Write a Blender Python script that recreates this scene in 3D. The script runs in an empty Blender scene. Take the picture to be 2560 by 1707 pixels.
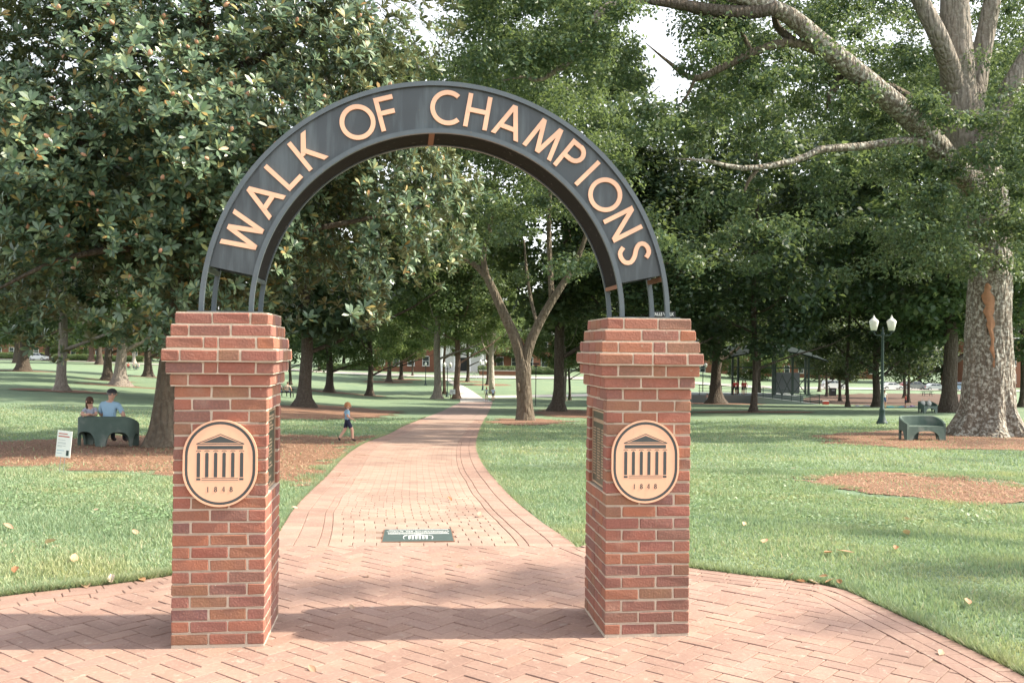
import bpy, bmesh, math, random
import numpy as np
from mathutils import Vector, Matrix, Quaternion
random.seed(7); RNG = np.random.default_rng(11)
R = math.radians
SC = bpy.context.scene
COL = SC.collection

# ---------------------------------------------------------------- camera (solved from the brick courses of both pillars)
F = 2385.15; CAM = np.array([-0.2132, -5.3960, 1.6577])
YAW, PITCH, ROLL = 0.11381, 0.00771, 0.01023
_f = np.array([math.sin(YAW)*math.cos(PITCH), math.cos(YAW)*math.cos(PITCH), math.sin(PITCH)])
_r = np.array([math.cos(YAW), -math.sin(YAW), 0.0]); _u = np.cross(_r, _f)
CR = math.cos(ROLL)*_r + math.sin(ROLL)*_u
CU = -math.sin(ROLL)*_r + math.cos(ROLL)*_u
CF = _f
cam_d = bpy.data.cameras.new('camera'); cam = bpy.data.objects.new('camera', cam_d); COL.objects.link(cam)
M = Matrix(((CR[0], CU[0], -CF[0], CAM[0]), (CR[1], CU[1], -CF[1], CAM[1]), (CR[2], CU[2], -CF[2], CAM[2]), (0, 0, 0, 1)))
cam.matrix_world = M
cam_d.sensor_width = 36.0; cam_d.sensor_fit = 'HORIZONTAL'; cam_d.lens = F/2560*36.0
cam_d.clip_start = 0.05; cam_d.clip_end = 3000
SC.camera = cam
# ---------------------------------------------------------------- sky, sun, exposure
SUN_EL, SUN_AZ = R(46), R(-4.6)          # azimuth from +X towards +Y
W = bpy.data.worlds.new('World'); SC.world = W; W.use_nodes = True
nt = W.node_tree; bg = nt.nodes['Background']
sky = nt.nodes.new('ShaderNodeTexSky'); sky.sky_type = 'NISHITA'; sky.sun_disc = False
sky.sun_elevation = SUN_EL; sky.sun_rotation = R(90) - SUN_AZ
sky.air_density = 1.0; sky.dust_density = 1.5; sky.ozone_density = 1.0
hs = nt.nodes.new('ShaderNodeHueSaturation'); hs.inputs['Saturation'].default_value = 0.22
nt.links.new(sky.outputs[0], hs.inputs['Color']); nt.links.new(hs.outputs[0], bg.inputs[0]); bg.inputs[1].default_value = 0.15
sd = Vector((math.cos(SUN_EL)*math.cos(SUN_AZ), math.cos(SUN_EL)*math.sin(SUN_AZ), math.sin(SUN_EL)))
sl = bpy.data.lights.new('sun', 'SUN'); sl.energy = 3.5; sl.angle = R(1.0); sl.color = (1.0, 0.90, 0.73)
so = bpy.data.objects.new('sun', sl); COL.objects.link(so); so.rotation_euler = (-sd).to_track_quat('-Z', 'Y').to_euler()
so.location = (20, 0, 30)
SC.view_settings.view_transform = 'Standard'; SC.view_settings.look = 'None'
SC.view_settings.exposure = 1.6; SC.view_settings.gamma = 1.0
SC.render.engine = 'CYCLES'
SC.cycles.max_bounces = 6; SC.cycles.diffuse_bounces = 3; SC.cycles.glossy_bounces = 2; SC.cycles.transmission_bounces = 3
SC.cycles.transparent_max_bounces = 4; SC.cycles.caustics_reflective = False; SC.cycles.caustics_refractive = False
SC.cycles.use_denoising = True

# ---------------------------------------------------------------- picking points: pixel + depth -> place in the world
def ray(px, py): return CF + CR*((px-1280)/F) - CU*((py-853.5)/F)
def at(px, py, D): return CAM + ray(px, py)*D
def proj(P):
    d = np.asarray(P, float) - CAM; z = d@CF
    return 1280 + F*(d@CR)/z, 853.5 - F*(d@CU)/z, z
FH = np.array([math.sin(YAW), math.cos(YAW)]); RH = np.array([math.cos(YAW), -math.sin(YAW)])
T_COL = [-900, 0, 500, 1000, 1500, 2000, 2560, 3500]
T_D = [-50, 8, 12, 17, 22, 28, 36, 48, 60, 75, 95, 115, 150, 175, 240, 400, 900, 2500]
_l = [0, -.01, -.2, -.45, -.7, -.88, -1.05, -1.22, -1.33, -1.45, -1.6, -1.75, -1.95, -2.05, -2.2, -2.0, -1.5, -1]
_m = [0, -.01, -.2, -.45, -.7, -.92, -1.16, -1.5, -1.8, -2.15, -2.6, -2.9, -3.0, -2.9, -2.6, -2.2, -1.8, -1]
_c = [0, -.01, -.2, -.45, -.7, -.95, -1.28, -1.8, -2.3, -2.9, -3.73, -4.3, -4.2, -3.8, -3.0, -2.5, -2, -1]
_q = [0, -.01, -.2, -.45, -.68, -.9, -1.15, -1.65, -2.15, -2.8, -3.7, -4.5, -5.3, -5.6, -5.6, -5, -4, -2]
_z = [0, -.01, -.2, -.45, -.68, -.92, -1.1, -1.5, -2.0, -2.65, -3.5, -4.2, -5.3, -6.0, -6.4, -6, -5, -2]
T_Z = np.array([_l, _l, _m, _c, _c, _q, _z, _z])
# resample finely along the depth and smooth
_TD = np.concatenate([np.linspace(-50, 0, 11), np.linspace(0.25, 60, 240), np.linspace(60.5, 260, 400), np.geomspace(265, 2500, 60)])
_TZ = np.array([np.interp(_TD, T_D, z) for z in T_Z])
def _smooth(z):
    z = z.copy()
    for it in range(60):
        z[1:-1] = .25*z[:-2] + .5*z[1:-1] + .25*z[2:]
    return z
_TZs = np.array([_smooth(z) for z in _TZ])
_keep = np.clip((_TD-7.0)/3.0, 0, 1)
_TZs = _TZs*_keep + _TZ*(1-_keep)
def terrain(x, y):
    x = np.asarray(x, float); y = np.asarray(y, float)
    dx, dy = x-CAM[0], y-CAM[1]
    D = dx*FH[0] + dy*FH[1]; lat = dx*RH[0] + dy*RH[1]
    px = np.clip(1280 + F*lat/np.maximum(D, 4.0), T_COL[0], T_COL[-1])
    zi = np.array([np.interp(D, _TD, z) for z in _TZs])
    j = np.clip(np.searchsorted(T_COL, px, 'right')-1, 0, len(T_COL)-2)
    tc = np.array(T_COL, float); t = (px - tc[j])/(tc[j+1]-tc[j]); t = t*t*(3-2*t)
    if zi.ndim == 1: return zi[j]*(1-t) + zi[j+1]*t
    k = np.arange(zi.shape[1]) if zi.ndim == 2 else None
    return zi[j, k]*(1-t) + zi[j+1, k]*t
def tz(x, y): return float(terrain(np.array([x]), np.array([y]))[0])
_DS = np.concatenate([np.arange(2.0, 40, .05), np.arange(40, 260, .25)])
def ground(px, py):
    r = ray(px, py); P = CAM[None] + r[None]*_DS[:, None]
    h = P[:, 2] - terrain(P[:, 0], P[:, 1])
    k = np.where(h <= 0)[0]
    k = k[0] if len(k) else len(_DS)-1
    if k > 0 and h[k] < 0:
        a = h[k-1]/(h[k-1]-h[k]); D = _DS[k-1] + a*(_DS[k]-_DS[k-1])
    else: D = _DS[k]
    p = CAM + r*D; return np.array([p[0], p[1], tz(p[0], p[1])])
def gd(px, D):
    """ground point in pixel column px at depth D"""
    p = CAM[:2] + FH*D + RH*((px-1280)/F*D)
    return np.array([p[0], p[1], tz(p[0], p[1])])
def depth(P): return float((np.asarray(P)-CAM)@CF)
def smooth_curve(pts, n):
    pts = np.asarray(pts, float); d = np.r_[0, np.cumsum(np.linalg.norm(np.diff(pts, axis=0), axis=1))]
    out = []
    P = np.vstack([2*pts[0]-pts[1], pts, 2*pts[-1]-pts[-2]])
    for s in np.linspace(0, d[-1], n):
        i = min(np.searchsorted(d, s, 'right')-1, len(pts)-2); t = (s-d[i])/(d[i+1]-d[i]+1e-12)
        p0, p1, p2, p3 = P[i], P[i+1], P[i+2], P[i+3]
        out.append(.5*((2*p1)+(-p0+p2)*t+(2*p0-5*p1+4*p2-p3)*t*t+(-p0+3*p1-3*p2+p3)*t**3))
    return np.array(out)
def inside(poly, x, y):
    poly = np.asarray(poly)[:, :2]; x = np.asarray(x); y = np.asarray(y)
    c = np.zeros(x.shape, bool); n = len(poly); j = n-1
    for i in range(n):
        xi, yi = poly[i]; xj, yj = poly[j]
        if yi != yj:
            c ^= ((yi > y) != (yj > y)) & (x < (xj-xi)*(y-yi)/(yj-yi)+xi)
        j = i
    return c

# ---------------------------------------------------------------- object helpers
def tag(o, label=None, cat=None, group=None, kind=None):
    if label: o['label'] = label
    if cat: o['category'] = cat
    if group: o['group'] = group
    if kind: o['kind'] = kind
    return o
def empty(name, loc=(0, 0, 0), rz=0.0, label=None, cat=None, group=None, parent=None):
    o = bpy.data.objects.new(name, None); COL.objects.link(o); o.empty_display_size = .2
    o.location = Vector([float(v) for v in loc]); o.rotation_euler = (0, 0, rz); o.parent = parent
    return tag(o, label, cat, group)
def link(name, me, parent=None, mat=None, loc=None, rot=None, scale=None):
    o = bpy.data.objects.new(name, me); COL.objects.link(o); o.parent = parent
    if loc is not None: o.location = Vector([float(v) for v in loc])
    if rot is not None: o.rotation_euler = rot
    if scale is not None: o.scale = scale
    if mat is not None and not me.materials: me.materials.append(mat)
    return o
class MB:
    def __init__(s): s.v = []; s.f = []; s.m = []
    def add(s, v, f, m=0):
        b = len(s.v); s.v += [tuple(map(float, q)) for q in v]; s.f += [tuple(b+i for i in q) for q in f]; s.m += [m]*len(f)
        return s
    def box(s, c, d, rz=0, m=0, rot=None):
        c = Vector([float(q) for q in c]); Q = rot if rot is not None else Matrix.Rotation(rz, 3, 'Z')
        v = []
        for z in (-.5, .5):
            for (x, y) in ((-.5, -.5), (.5, -.5), (.5, .5), (-.5, .5)): v.append(c + Q@Vector((x*d[0], y*d[1], z*d[2])))
        return s.add(v, [(3, 2, 1, 0), (4, 5, 6, 7), (0, 1, 5, 4), (1, 2, 6, 5), (2, 3, 7, 6), (3, 0, 4, 7)], m)
    def bar(s, a, b, w, h=None, m=0):
        a = Vector(list(map(float, a))); b = Vector(list(map(float, b))); d = b-a
        q = d.to_track_quat('X', 'Z').to_matrix()
        return s.box((a+b)/2, (d.length, w, h or w), m=m, rot=q)
    def tube(s, path, rad, n=8, caps=True, m=0, lobes=None):
        P = [Vector(list(map(float, p))) for p in path]; k = len(P); v = []; f = []
        rad = [rad]*k if np.isscalar(rad) else list(rad)
        t0 = (P[1]-P[0]).normalized(); ref = Vector((1, 0, 0)) if abs(t0.x) < .8 else Vector((0, 1, 0))
        u = (ref - t0*ref.dot(t0)).normalized()
        for i in range(k):
            t = (P[min(i+1, k-1)]-P[max(i-1, 0)]).normalized()
            u = (u - t*u.dot(t)).normalized(); w = t.cross(u)
            for j in range(n):
                a = 2*math.pi*j/n; rr = rad[i]*(lobes(i, a) if lobes else 1)
                v.append(P[i] + (u*math.cos(a)+w*math.sin(a))*rr)
        for i in range(k-1):
            for j in range(n):
                f.append((i*n+j, i*n+(j+1) % n, (i+1)*n+(j+1) % n, (i+1)*n+j))
        if caps: f += [tuple(range(n-1, -1, -1)), tuple(range((k-1)*n, k*n))]
        return s.add(v, f, m)
    def lathe(s, prof, c=(0, 0, 0), n=16, m=0):
        v = []; f = []; k = len(prof)
        for (r, z) in prof:
            for j in range(n):
                a = 2*math.pi*j/n; v.append((c[0]+r*math.cos(a), c[1]+r*math.sin(a), c[2]+z))
        for i in range(k-1):
            for j in range(n): f.append((i*n+j, i*n+(j+1) % n, (i+1)*n+(j+1) % n, (i+1)*n+j))
        f += [tuple(range(n-1, -1, -1)), tuple(range((k-1)*n, k*n))]
        return s.add(v, f, m)
    def ell(s, c, r, n=12, k=8, m=0, rot=None, zmin=-1.0):
        v = []; f = []
        for i in range(k+1):
            z = zmin + (1-zmin)*i/k; ph = math.asin(max(-1, min(1, z)))
            for j in range(n):
                a = 2*math.pi*j/n; q = Vector((r[0]*math.cos(ph)*math.cos(a), r[1]*math.cos(ph)*math.sin(a), r[2]*math.sin(ph)))
                if rot is not None: q = rot@q
                v.append(Vector(list(map(float, c)))+q)
        for i in range(k):
            for j in range(n): f.append((i*n+j, i*n+(j+1) % n, (i+1)*n+(j+1) % n, (i+1)*n+j))
        f.append(tuple(range(n-1, -1, -1)))
        return s.add(v, f, m)
    def prism(s, poly, o, ax, ay, az, h, m=0):
        """poly in 2D (ccw about az), extruded by h along az from origin o"""
        o, ax, ay, az = [np.array(q, float) for q in (o, ax, ay, az)]; n = len(poly)
        a = [o+ax*p[0]+ay*p[1] for p in poly]; b = [q+az*h for q in a]
        f = [tuple(range(n, 2*n)), tuple(range(n-1, -1, -1))] + [(i, (i+1) % n, n+(i+1) % n, n+i) for i in range(n)]
        return s.add(a+b, f, m)
    def mesh(s, name, mats, smooth=False):
        me = bpy.data.meshes.new(name); me.from_pydata(s.v, [], s.f)
        for q in (mats if isinstance(mats, (list, tuple)) else [mats]): me.materials.append(q)
        if any(s.m): me.polygons.foreach_set('material_index', s.m)
        if smooth: me.polygons.foreach_set('use_smooth', [True]*len(s.f))
        me.update(); return me
    def build(s, name, mats, parent=None, loc=None, smooth=False, rz=None):
        o = link(name, s.mesh(name, mats, smooth), parent, None, loc)
        if rz is not None: o.rotation_euler = (0, 0, rz)
        return o
def fast_mesh(name, V, faces_n, mat, smooth=False):
    """V (n*k,3); every k consecutive vertices make one face"""
    V = np.ascontiguousarray(V, np.float32).reshape(-1, 3); nv = len(V); nf = nv//faces_n
    me = bpy.data.meshes.new(name); me.vertices.add(nv); me.vertices.foreach_set('co', V.ravel())
    me.loops.add(nv); me.loops.foreach_set('vertex_index', np.arange(nv, dtype=np.int32))
    me.polygons.add(nf); me.polygons.foreach_set('loop_start', np.arange(0, nv, faces_n, dtype=np.int32))
    me.update(); me.validate(); me.materials.append(mat); return me
def idx_mesh(name, V, Fc, mat, smooth=False):
    """V (n,3), Fc (m,k) index array"""
    V = np.ascontiguousarray(V, np.float32); Fc = np.ascontiguousarray(Fc, np.int32); k = Fc.shape[1]
    me = bpy.data.meshes.new(name); me.vertices.add(len(V)); me.vertices.foreach_set('co', V.ravel())
    me.loops.add(Fc.size); me.loops.foreach_set('vertex_index', Fc.ravel())
    me.polygons.add(len(Fc)); me.polygons.foreach_set('loop_start', np.arange(0, Fc.size, k, dtype=np.int32))
    if smooth: me.polygons.foreach_set('use_smooth', np.ones(len(Fc), bool))
    me.update(); me.materials.append(mat); return me

# ---------------------------------------------------------------- materials
class NT:
    def __init__(s, name):
        s.mat = bpy.data.materials.new(name); s.mat.use_nodes = True; s.t = s.mat.node_tree
        s.b = s.t.nodes['Principled BSDF']; s.out = s.t.nodes['Material Output']
    def n(s, k, **kw):
        q = s.t.nodes.new(k)
        for a, v in kw.items():
            if a in q.inputs: q.inputs[a].default_value = v
            else: setattr(q, a, v)
        return q
    def l(s, a, b): s.t.links.new(a, b)
    def ramp(s, fac, stops, interp='LINEAR'):
        q = s.n('ShaderNodeValToRGB'); q.color_ramp.interpolation = interp; e = q.color_ramp.elements
        while len(e) > 1: e.remove(e[-1])
        for i, (p, c) in enumerate(stops):
            x = e[0] if i == 0 else e.new(p); x.position = p; x.color = (c[0], c[1], c[2], 1) if len(c) == 3 else c
        s.l(fac, q.inputs[0]); return q.outputs[0]
    def mix(s, fac, a, b, mode='MIX'):
        q = s.n('ShaderNodeMix', data_type='RGBA', blend_type=mode)
        for sock, v in ((q.inputs[0], fac), (q.inputs[6], a), (q.inputs[7], b)):
            if hasattr(v, 'is_output'): s.l(v, sock)
            else: sock.default_value = v if not isinstance(v, tuple) or len(v) == 4 else (*v, 1)
        return q.outputs[2]
    def math(s, op, a, b=0.0):
        q = s.n('ShaderNodeMath', operation=op)
        for sock, v in ((q.inputs[0], a), (q.inputs[1], b)):
            if hasattr(v, 'is_output'): s.l(v, sock)
            else: sock.default_value = v
        return q.outputs[0]
    def noise(s, scale, detail=3, vec=None, rough=.55):
        q = s.n('ShaderNodeTexNoise'); q.inputs['Scale'].default_value = scale; q.inputs['Detail'].default_value = detail
        q.inputs['Roughness'].default_value = rough
        if vec is not None: s.l(vec, q.inputs['Vector'])
        return q.outputs[0]
    def coord(s, kind='Object'): return s.n('ShaderNodeTexCoord').outputs[kind]
    def pos(s): return s.n('ShaderNodeNewGeometry').outputs['Position']
    def scaled(s, vec, sc):
        q = s.n('ShaderNodeMapping'); s.l(vec, q.inputs[0]); q.inputs['Scale'].default_value = sc; return q.outputs[0]
    def bump(s, h, strength=.5, dist=.01):
        q = s.n('ShaderNodeBump'); q.inputs['Strength'].default_value = strength; q.inputs['Distance'].default_value = dist
        s.l(h, q.inputs['Height']); s.l(q.outputs[0], s.b.inputs['Normal']); return q
    def rnd(s):
        a = s.n('ShaderNodeObjectInfo').outputs['Random']; b = s.n('ShaderNodeNewGeometry').outputs['Random Per Island']
        return s.math('FRACT', s.math('ADD', a, b))
    def col(s, c): 
        if hasattr(c, 'is_output'): s.l(c, s.b.inputs['Base Color'])
        else: s.b.inputs['Base Color'].default_value = (*c, 1)
        return s
    def set(s, **kw):
        for k, v in kw.items(): s.b.inputs[k.replace('_', ' ')].default_value = v
        return s
def plain(name, c, rough=.6, metal=0.0, var=.25, sc=8.0, spec=.4, bump=0.0):
    m = NT(name); v = m.noise(sc, 4, m.coord())
    m.col(m.mix(v, tuple(q*(1-var) for q in c), tuple(min(1, q*(1+var)) for q in c)))
    m.set(Roughness=rough, Metallic=metal); m.b.inputs['Specular IOR Level'].default_value = spec
    if bump: m.bump(v, bump, .01)
    return m.mat
def leaf_mat(name, stops, rough=.5, trans=.35, back=None, spec=.4, dry=None):
    m = NT(name); g = m.n('ShaderNodeNewGeometry'); oi = m.n('ShaderNodeObjectInfo')
    fac = m.math('FRACT', m.math('ADD', g.outputs['Random Per Island'], oi.outputs['Random']))
    c = m.ramp(fac, stops)
    if back: c = m.mix(g.outputs['Backfacing'], c, back)
    if dry:
        c = m.mix(m.ramp(m.noise(.9, 5, g.outputs['Position'], .65), [(.50, (0, 0, 0)), (.68, (.75, .75, .75))]), c, dry)
        c = m.mix(m.ramp(m.noise(.33, 3, g.outputs['Position']), [(.42, (.55, .55, .55)), (.56, (0, 0, 0))]), c, (.175, .275, .17))
    hv = m.n('ShaderNodeHueSaturation'); m.l(c, hv.inputs['Color'])
    m.l(m.math('ADD', m.math('MULTIPLY', oi.outputs['Random'], .35), .82), hv.inputs['Value'])
    c = hv.outputs[0]
    m.col(c); m.set(Roughness=rough); m.b.inputs['Specular IOR Level'].default_value = spec
    tr = m.n('ShaderNodeBsdfTranslucent')
    tc = m.mix(.5, c, (.30, .38, .11), 'MIX') if not back else c
    m.l(tc, tr.inputs[0])
    mx = m.n('ShaderNodeMixShader'); mx.inputs[0].default_value = trans
    m.l(m.b.outputs[0], mx.inputs[1]); m.l(tr.outputs[0], mx.inputs[2]); m.l(mx.outputs[0], m.out.inputs[0])
    return m.mat
MAT = {}
def mats():
    # fired brick: every brick its own tone, flashed darker patches, fine pits
    m = NT('brick'); r = m.rnd(); p = m.coord('Object')
    base = m.ramp(r, [(0, (.255, .088, .062)), (.2, (.300, .118, .076)), (.4, (.27, .098, .072)), (.55, (.215, .094, .076)), (.66, (.335, .128, .070)), (.8, (.265, .116, .068)), (.9, (.24, .128, .072)), (1, (.175, .086, .080))])
    n1 = m.noise(9, 4, m.pos()); n2 = m.noise(90, 3, m.pos()); n3 = m.noise(3.2, 3, m.pos())
    c = m.mix(m.ramp(n1, [(.38, (0, 0, 0)), (.68, (.55, .55, .55))]), base, (.17, .085, .065))
    c = m.mix(m.ramp(n2, [(.45, (0, 0, 0)), (.7, (.35, .35, .35))]), c, (.38, .17, .12))
    c = m.mix(m.ramp(n3, [(.62, (0, 0, 0)), (.78, (.30, .30, .30))]), c, (.50, .38, .30))
    n4 = m.noise(1.1, 4, m.pos()); c = m.mix(m.ramp(n4, [(.5, (0, 0, 0)), (.72, (.55, .55, .55))]), c, (.13, .075, .055))
    n5 = m.noise(30, 4, m.pos(), .7); c = m.mix(m.ramp(n5, [(.66, (0, 0, 0)), (.70, (.6, .6, .6))]), c, (.46, .38, .29))
    m.col(c); m.set(Roughness=.85); m.bump(m.math('ADD', n2, m.math('MULTIPLY', n1, .8)), .8, .005); MAT['brick'] = m.mat
    m = NT('mortar'); n = m.noise(60, 5, m.pos()); n1 = m.noise(4, 3, m.pos())
    m.col(m.mix(n1, m.mix(n, (.50, .42, .33), (.68, .58, .47)), (.40, .33, .255))); m.set(Roughness=.95); m.bump(n, .8, .005); MAT['mortar'] = m.mat
    # pavers: pinkish brick, worn and pale, sand in the joints
    m = NT('paver'); r = m.rnd()
    base = m.ramp(r, [(0, (.275, .168, .126)), (.25, (.325, .206, .158)), (.5, (.29, .186, .150)), (.75, (.255, .155, .122)), (1, (.355, .234, .182))])
    n1 = m.noise(2.2, 4, m.pos()); n2 = m.noise(45, 4, m.pos()); n3 = m.noise(260, 2, m.pos())
    c = m.mix(m.ramp(n1, [(.35, (0, 0, 0)), (.7, (.5, .5, .5))]), base, (.205, .125, .095))
    c = m.mix(m.ramp(n2, [(.5, (0, 0, 0)), (.75, (.5, .5, .5))]), c, (.42, .295, .225))
    c = m.mix(m.ramp(n3, [(.55, (0, 0, 0)), (.75, (.35, .35, .35))]), c, (.155, .105, .09))
    n4 = m.noise(.55, 5, m.pos(), .65); c = m.mix(m.ramp(n4, [(.48, (0, 0, 0)), (.70, (.65, .65, .65))]), c, (.17, .105, .082))
    n5 = m.noise(11, 5, m.pos(), .7); c = m.mix(m.ramp(n5, [(.60, (0, 0, 0)), (.68, (.55, .55, .55))]), c, (.40, .33, .275))
    m.col(c); m.set(Roughness=.8); m.bump(m.math('ADD', n2, m.math('MULTIPLY', n3, .5)), .7, .005); MAT['paver'] = m.mat
    m2 = MAT['paver'].copy(); m2.name = 'pale_paver'; MAT['paver_pale'] = m2
    for nd in m2.node_tree.nodes:
        if nd.type == 'VALTORGB' and len(nd.color_ramp.elements) == 5:
            for e in nd.color_ramp.elements: e.color = (min(1, e.color[0]*1.08), min(1, e.color[1]*1.18), min(1, e.color[2]*1.17), 1)
    m = NT('joint_sand'); n = m.noise(50, 4, m.pos()); m.col(m.mix(n, (.125, .082, .06), (.24, .16, .118))); m.set(Roughness=.95); MAT['joint'] = m.mat
    m = NT('far_path'); n = m.noise(1.2, 4, m.pos()); n2 = m.noise(8, 3, m.pos())
    m.col(m.mix(n2, m.mix(n, (.27, .185, .155), (.33, .23, .19)), (.24, .175, .15))); m.set(Roughness=.85); MAT['farpath'] = m.mat
    # lawn under the blades
    m = NT('lawn'); n1 = m.noise(.35, 4, m.pos()); n2 = m.noise(3.5, 4, m.pos()); n3 = m.noise(38, 3, m.pos())
    c = m.mix(m.ramp(n1, [(.35, (0, 0, 0)), (.65, (1, 1, 1))]), (.115, .180, .108), (.170, .225, .124))
    c = m.mix(m.ramp(n2, [(.5, (0, 0, 0)), (.8, (.7, .7, .7))]), c, (.20, .235, .125))
    c = m.mix(m.ramp(n3, [(.4, (0, 0, 0)), (.75, (.55, .55, .55))]), c, (.06, .115, .055))
    m.col(c); m.set(Roughness=.9); m.bump(n3, .8, .03); MAT['lawn'] = m.mat
    MAT['blade'] = leaf_mat('grass_blade', [(0, (.21, .295, .175)), (.35, (.27, .355, .21)), (.6, (.34, .405, .235)), (.8, (.24, .325, .205)), (.92, (.45, .45, .28)), (1, (.50, .41, .28))], .6, .42, dry=(.44, .42, .22))
    MAT['weed'] = leaf_mat('clover_leaf', [(0, (.12, .21, .10)), (.5, (.19, .29, .14)), (.85, (.26, .36, .19)), (1, (.38, .45, .28))], .5, .25)
    m = NT('pine_straw'); n1 = m.noise(1.4, 4, m.pos()); n2 = m.noise(26, 5, m.pos()); n3 = m.noise(120, 3, m.scaled(m.pos(), (1, .25, 1)))
    c = m.mix(n1, (.15, .076, .044), (.27, .145, .085)); c = m.mix(m.ramp(n2, [(.4, (0, 0, 0)), (.7, (.8, .8, .8))]), c, (.075, .034, .022))
    c = m.mix(m.ramp(n3, [(.5, (0, 0, 0)), (.7, (.6, .6, .6))]), c, (.42, .25, .15)); m.col(c); m.set(Roughness=.9); m.bump(n2, 1.0, .04); MAT['straw'] = m.mat
    MAT['litter'] = plain('shade_toned_straw', (.085, .048, .030), .95, var=.5, sc=1.2)  # straw darkened in its colour to stand in for tree shade
    MAT['needle'] = leaf_mat('pine_needle', [(0, (.13, .060, .034)), (.4, (.26, .138, .080)), (.75, (.38, .22, .135)), (1, (.50, .35, .24))], .8, .1)
    # arch steel: blue-black paint, weathered streaks running down
    m = NT('painted_steel'); p = m.pos(); n1 = m.noise(14, 4, m.scaled(p, (1, 1, .12))); n2 = m.noise(3, 4, p); n3 = m.noise(70, 3, p)
    c = m.mix(n2, (.033, .040, .045), (.056, .069, .078)); c = m.mix(m.ramp(n1, [(.47, (0, 0, 0)), (.66, (.75, .75, .75))]), c, (.105, .130, .142))
    c = m.mix(m.ramp(n3, [(.64, (0, 0, 0)), (.75, (.3, .3, .3))]), c, (.14, .11, .085)); m.col(c); m.set(Roughness=.34); m.b.inputs['Specular IOR Level'].default_value = .5
    m.bump(n2, .08, .02); MAT['steel'] = m.mat
    m = NT('rim_steel'); p = m.pos(); n1 = m.noise(9, 5, p, .7); n2 = m.noise(60, 3, p); c = m.mix(n1, (.055, .070, .080), (.105, .130, .148)); c = m.mix(m.ramp(n2, [(.62, (0, 0, 0)), (.72, (.4, .4, .4))]), c, (.16, .12, .09)); m.col(c); m.set(Roughness=.4); MAT['rim'] = m.mat
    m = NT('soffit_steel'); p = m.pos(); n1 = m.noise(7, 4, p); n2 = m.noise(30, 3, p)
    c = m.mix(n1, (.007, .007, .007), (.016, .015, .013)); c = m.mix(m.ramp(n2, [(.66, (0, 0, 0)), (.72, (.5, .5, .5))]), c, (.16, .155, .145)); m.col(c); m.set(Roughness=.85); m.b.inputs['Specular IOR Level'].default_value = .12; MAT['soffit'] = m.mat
    MAT['rust'] = plain('rust_primer', (.20, .10, .06), .8)
    m = NT('peach_enamel'); n = m.noise(5, 4, m.pos()); n2 = m.noise(26, 4, m.scaled(m.pos(), (1, 1, .3)), .7); m.col(m.mix(m.ramp(n2, [(.55, (0, 0, 0)), (.75, (.4, .4, .4))]), m.mix(n, (.74, .42, .27), (.84, .51, .34)), (.58, .36, .24))); m.set(Roughness=.30); MAT['peach'] = m.mat
    MAT['inlay'] = plain('dark_inlay', (.055, .065, .066), .5, var=.2, sc=40)
    MAT['bronze_field'] = plain('bronze_plaque_field', (.055, .060, .048), .38, .3, .35, 12)
    MAT['bronze_raised'] = plain('bronze_plaque_lettering', (.42, .30, .21), .4, .3, .2)
    MAT['plaque_green'] = plain('verdigris_plaque', (.065, .092, .088), .5, .1, .25, 20)
    MAT['white'] = plain('white_paint', (.72, .72, .70), .5, var=.06)
    MAT['black'] = plain('black_paint', (.02, .021, .022), .45)
    MAT['lampgreen'] = plain('dark_green_iron', (.022, .045, .042), .45)
    m = NT('lamp_glass'); m.col((.80, .80, .74)); m.set(Roughness=.35); MAT['glassw'] = m.mat
    m = NT('green_concrete'); n = m.noise(6, 4, m.coord()); n2 = m.noise(2.2, 3, m.coord())
    c = m.mix(n, (.040, .072, .058), (.090, .130, .108)); c = m.mix(m.ramp(n2, [(.5, (0, 0, 0)), (.66, (.75, .75, .75))]), c, (.17, .19, .165)); m.col(c); m.set(Roughness=.7); m.bump(n, .3, .01); MAT['bench'] = m.mat
    m = NT('concrete'); n = m.noise(1.3, 4, m.pos()); m.col(m.mix(n, (.44, .40, .36), (.56, .52, .47))); m.set(Roughness=.9); MAT['concrete'] = m.mat
    m = NT('asphalt'); n = m.noise(2, 5, m.pos()); m.col(m.mix(n, (.20, .19, .18), (.27, .255, .24))); m.set(Roughness=.9); MAT['asphalt'] = m.mat
    def bark(name, a, b, lich=None, amt=.6):
        m = NT(name); p = m.pos(); v = m.n('ShaderNodeTexVoronoi', feature='DISTANCE_TO_EDGE'); m.l(m.scaled(p, (7, 7, 1.6)), v.inputs['Vector']); v.inputs['Scale'].default_value = 1.0
        n = m.noise(7, 5, m.scaled(p, (1, 1, .35))); h = m.math('MINIMUM', m.math('MULTIPLY', v.outputs['Distance'], 3.0), 1.0)
        c = m.mix(h, tuple(q*.45 for q in a), a); c = m.mix(n, c, b)
        if lich:
            n2 = m.noise(9, 7, p, .78); n3 = m.noise(1.1, 2, p)
            c = m.mix(m.math('MULTIPLY', m.ramp(n2, [(.48, (0, 0, 0)), (.58, (1, 1, 1))]), m.ramp(n3, [(.25, (amt*.6,)*3), (.6, (amt,)*3)])), c, lich)
        m.col(c); m.set(Roughness=.92); m.bump(m.math('ADD', h, n), .9, .05); MAT[name] = m.mat
    bark('bark_dark', (.062, .045, .032), (.095, .07, .05), (.20, .19, .16), .3)
    bark('bark_brown', (.17, .105, .075), (.23, .15, .11))
    bark('bark_grey', (.20, .165, .135), (.28, .235, .195), (.36, .34, .30), .5)
    bark('bark_lichen', (.115, .088, .064), (.18, .145, .11), (.47, .46, .40), .9)
    bark('bark_pale', (.42, .37, .31), (.56, .51, .44))
    bark('bark_v', (.105, .080, .054), (.15, .115, .08), (.22, .20, .15), .4)
    MAT['wood_scar'] = plain('bare_wood', (.27, .14, .075), .85, var=.45, sc=9)
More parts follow.
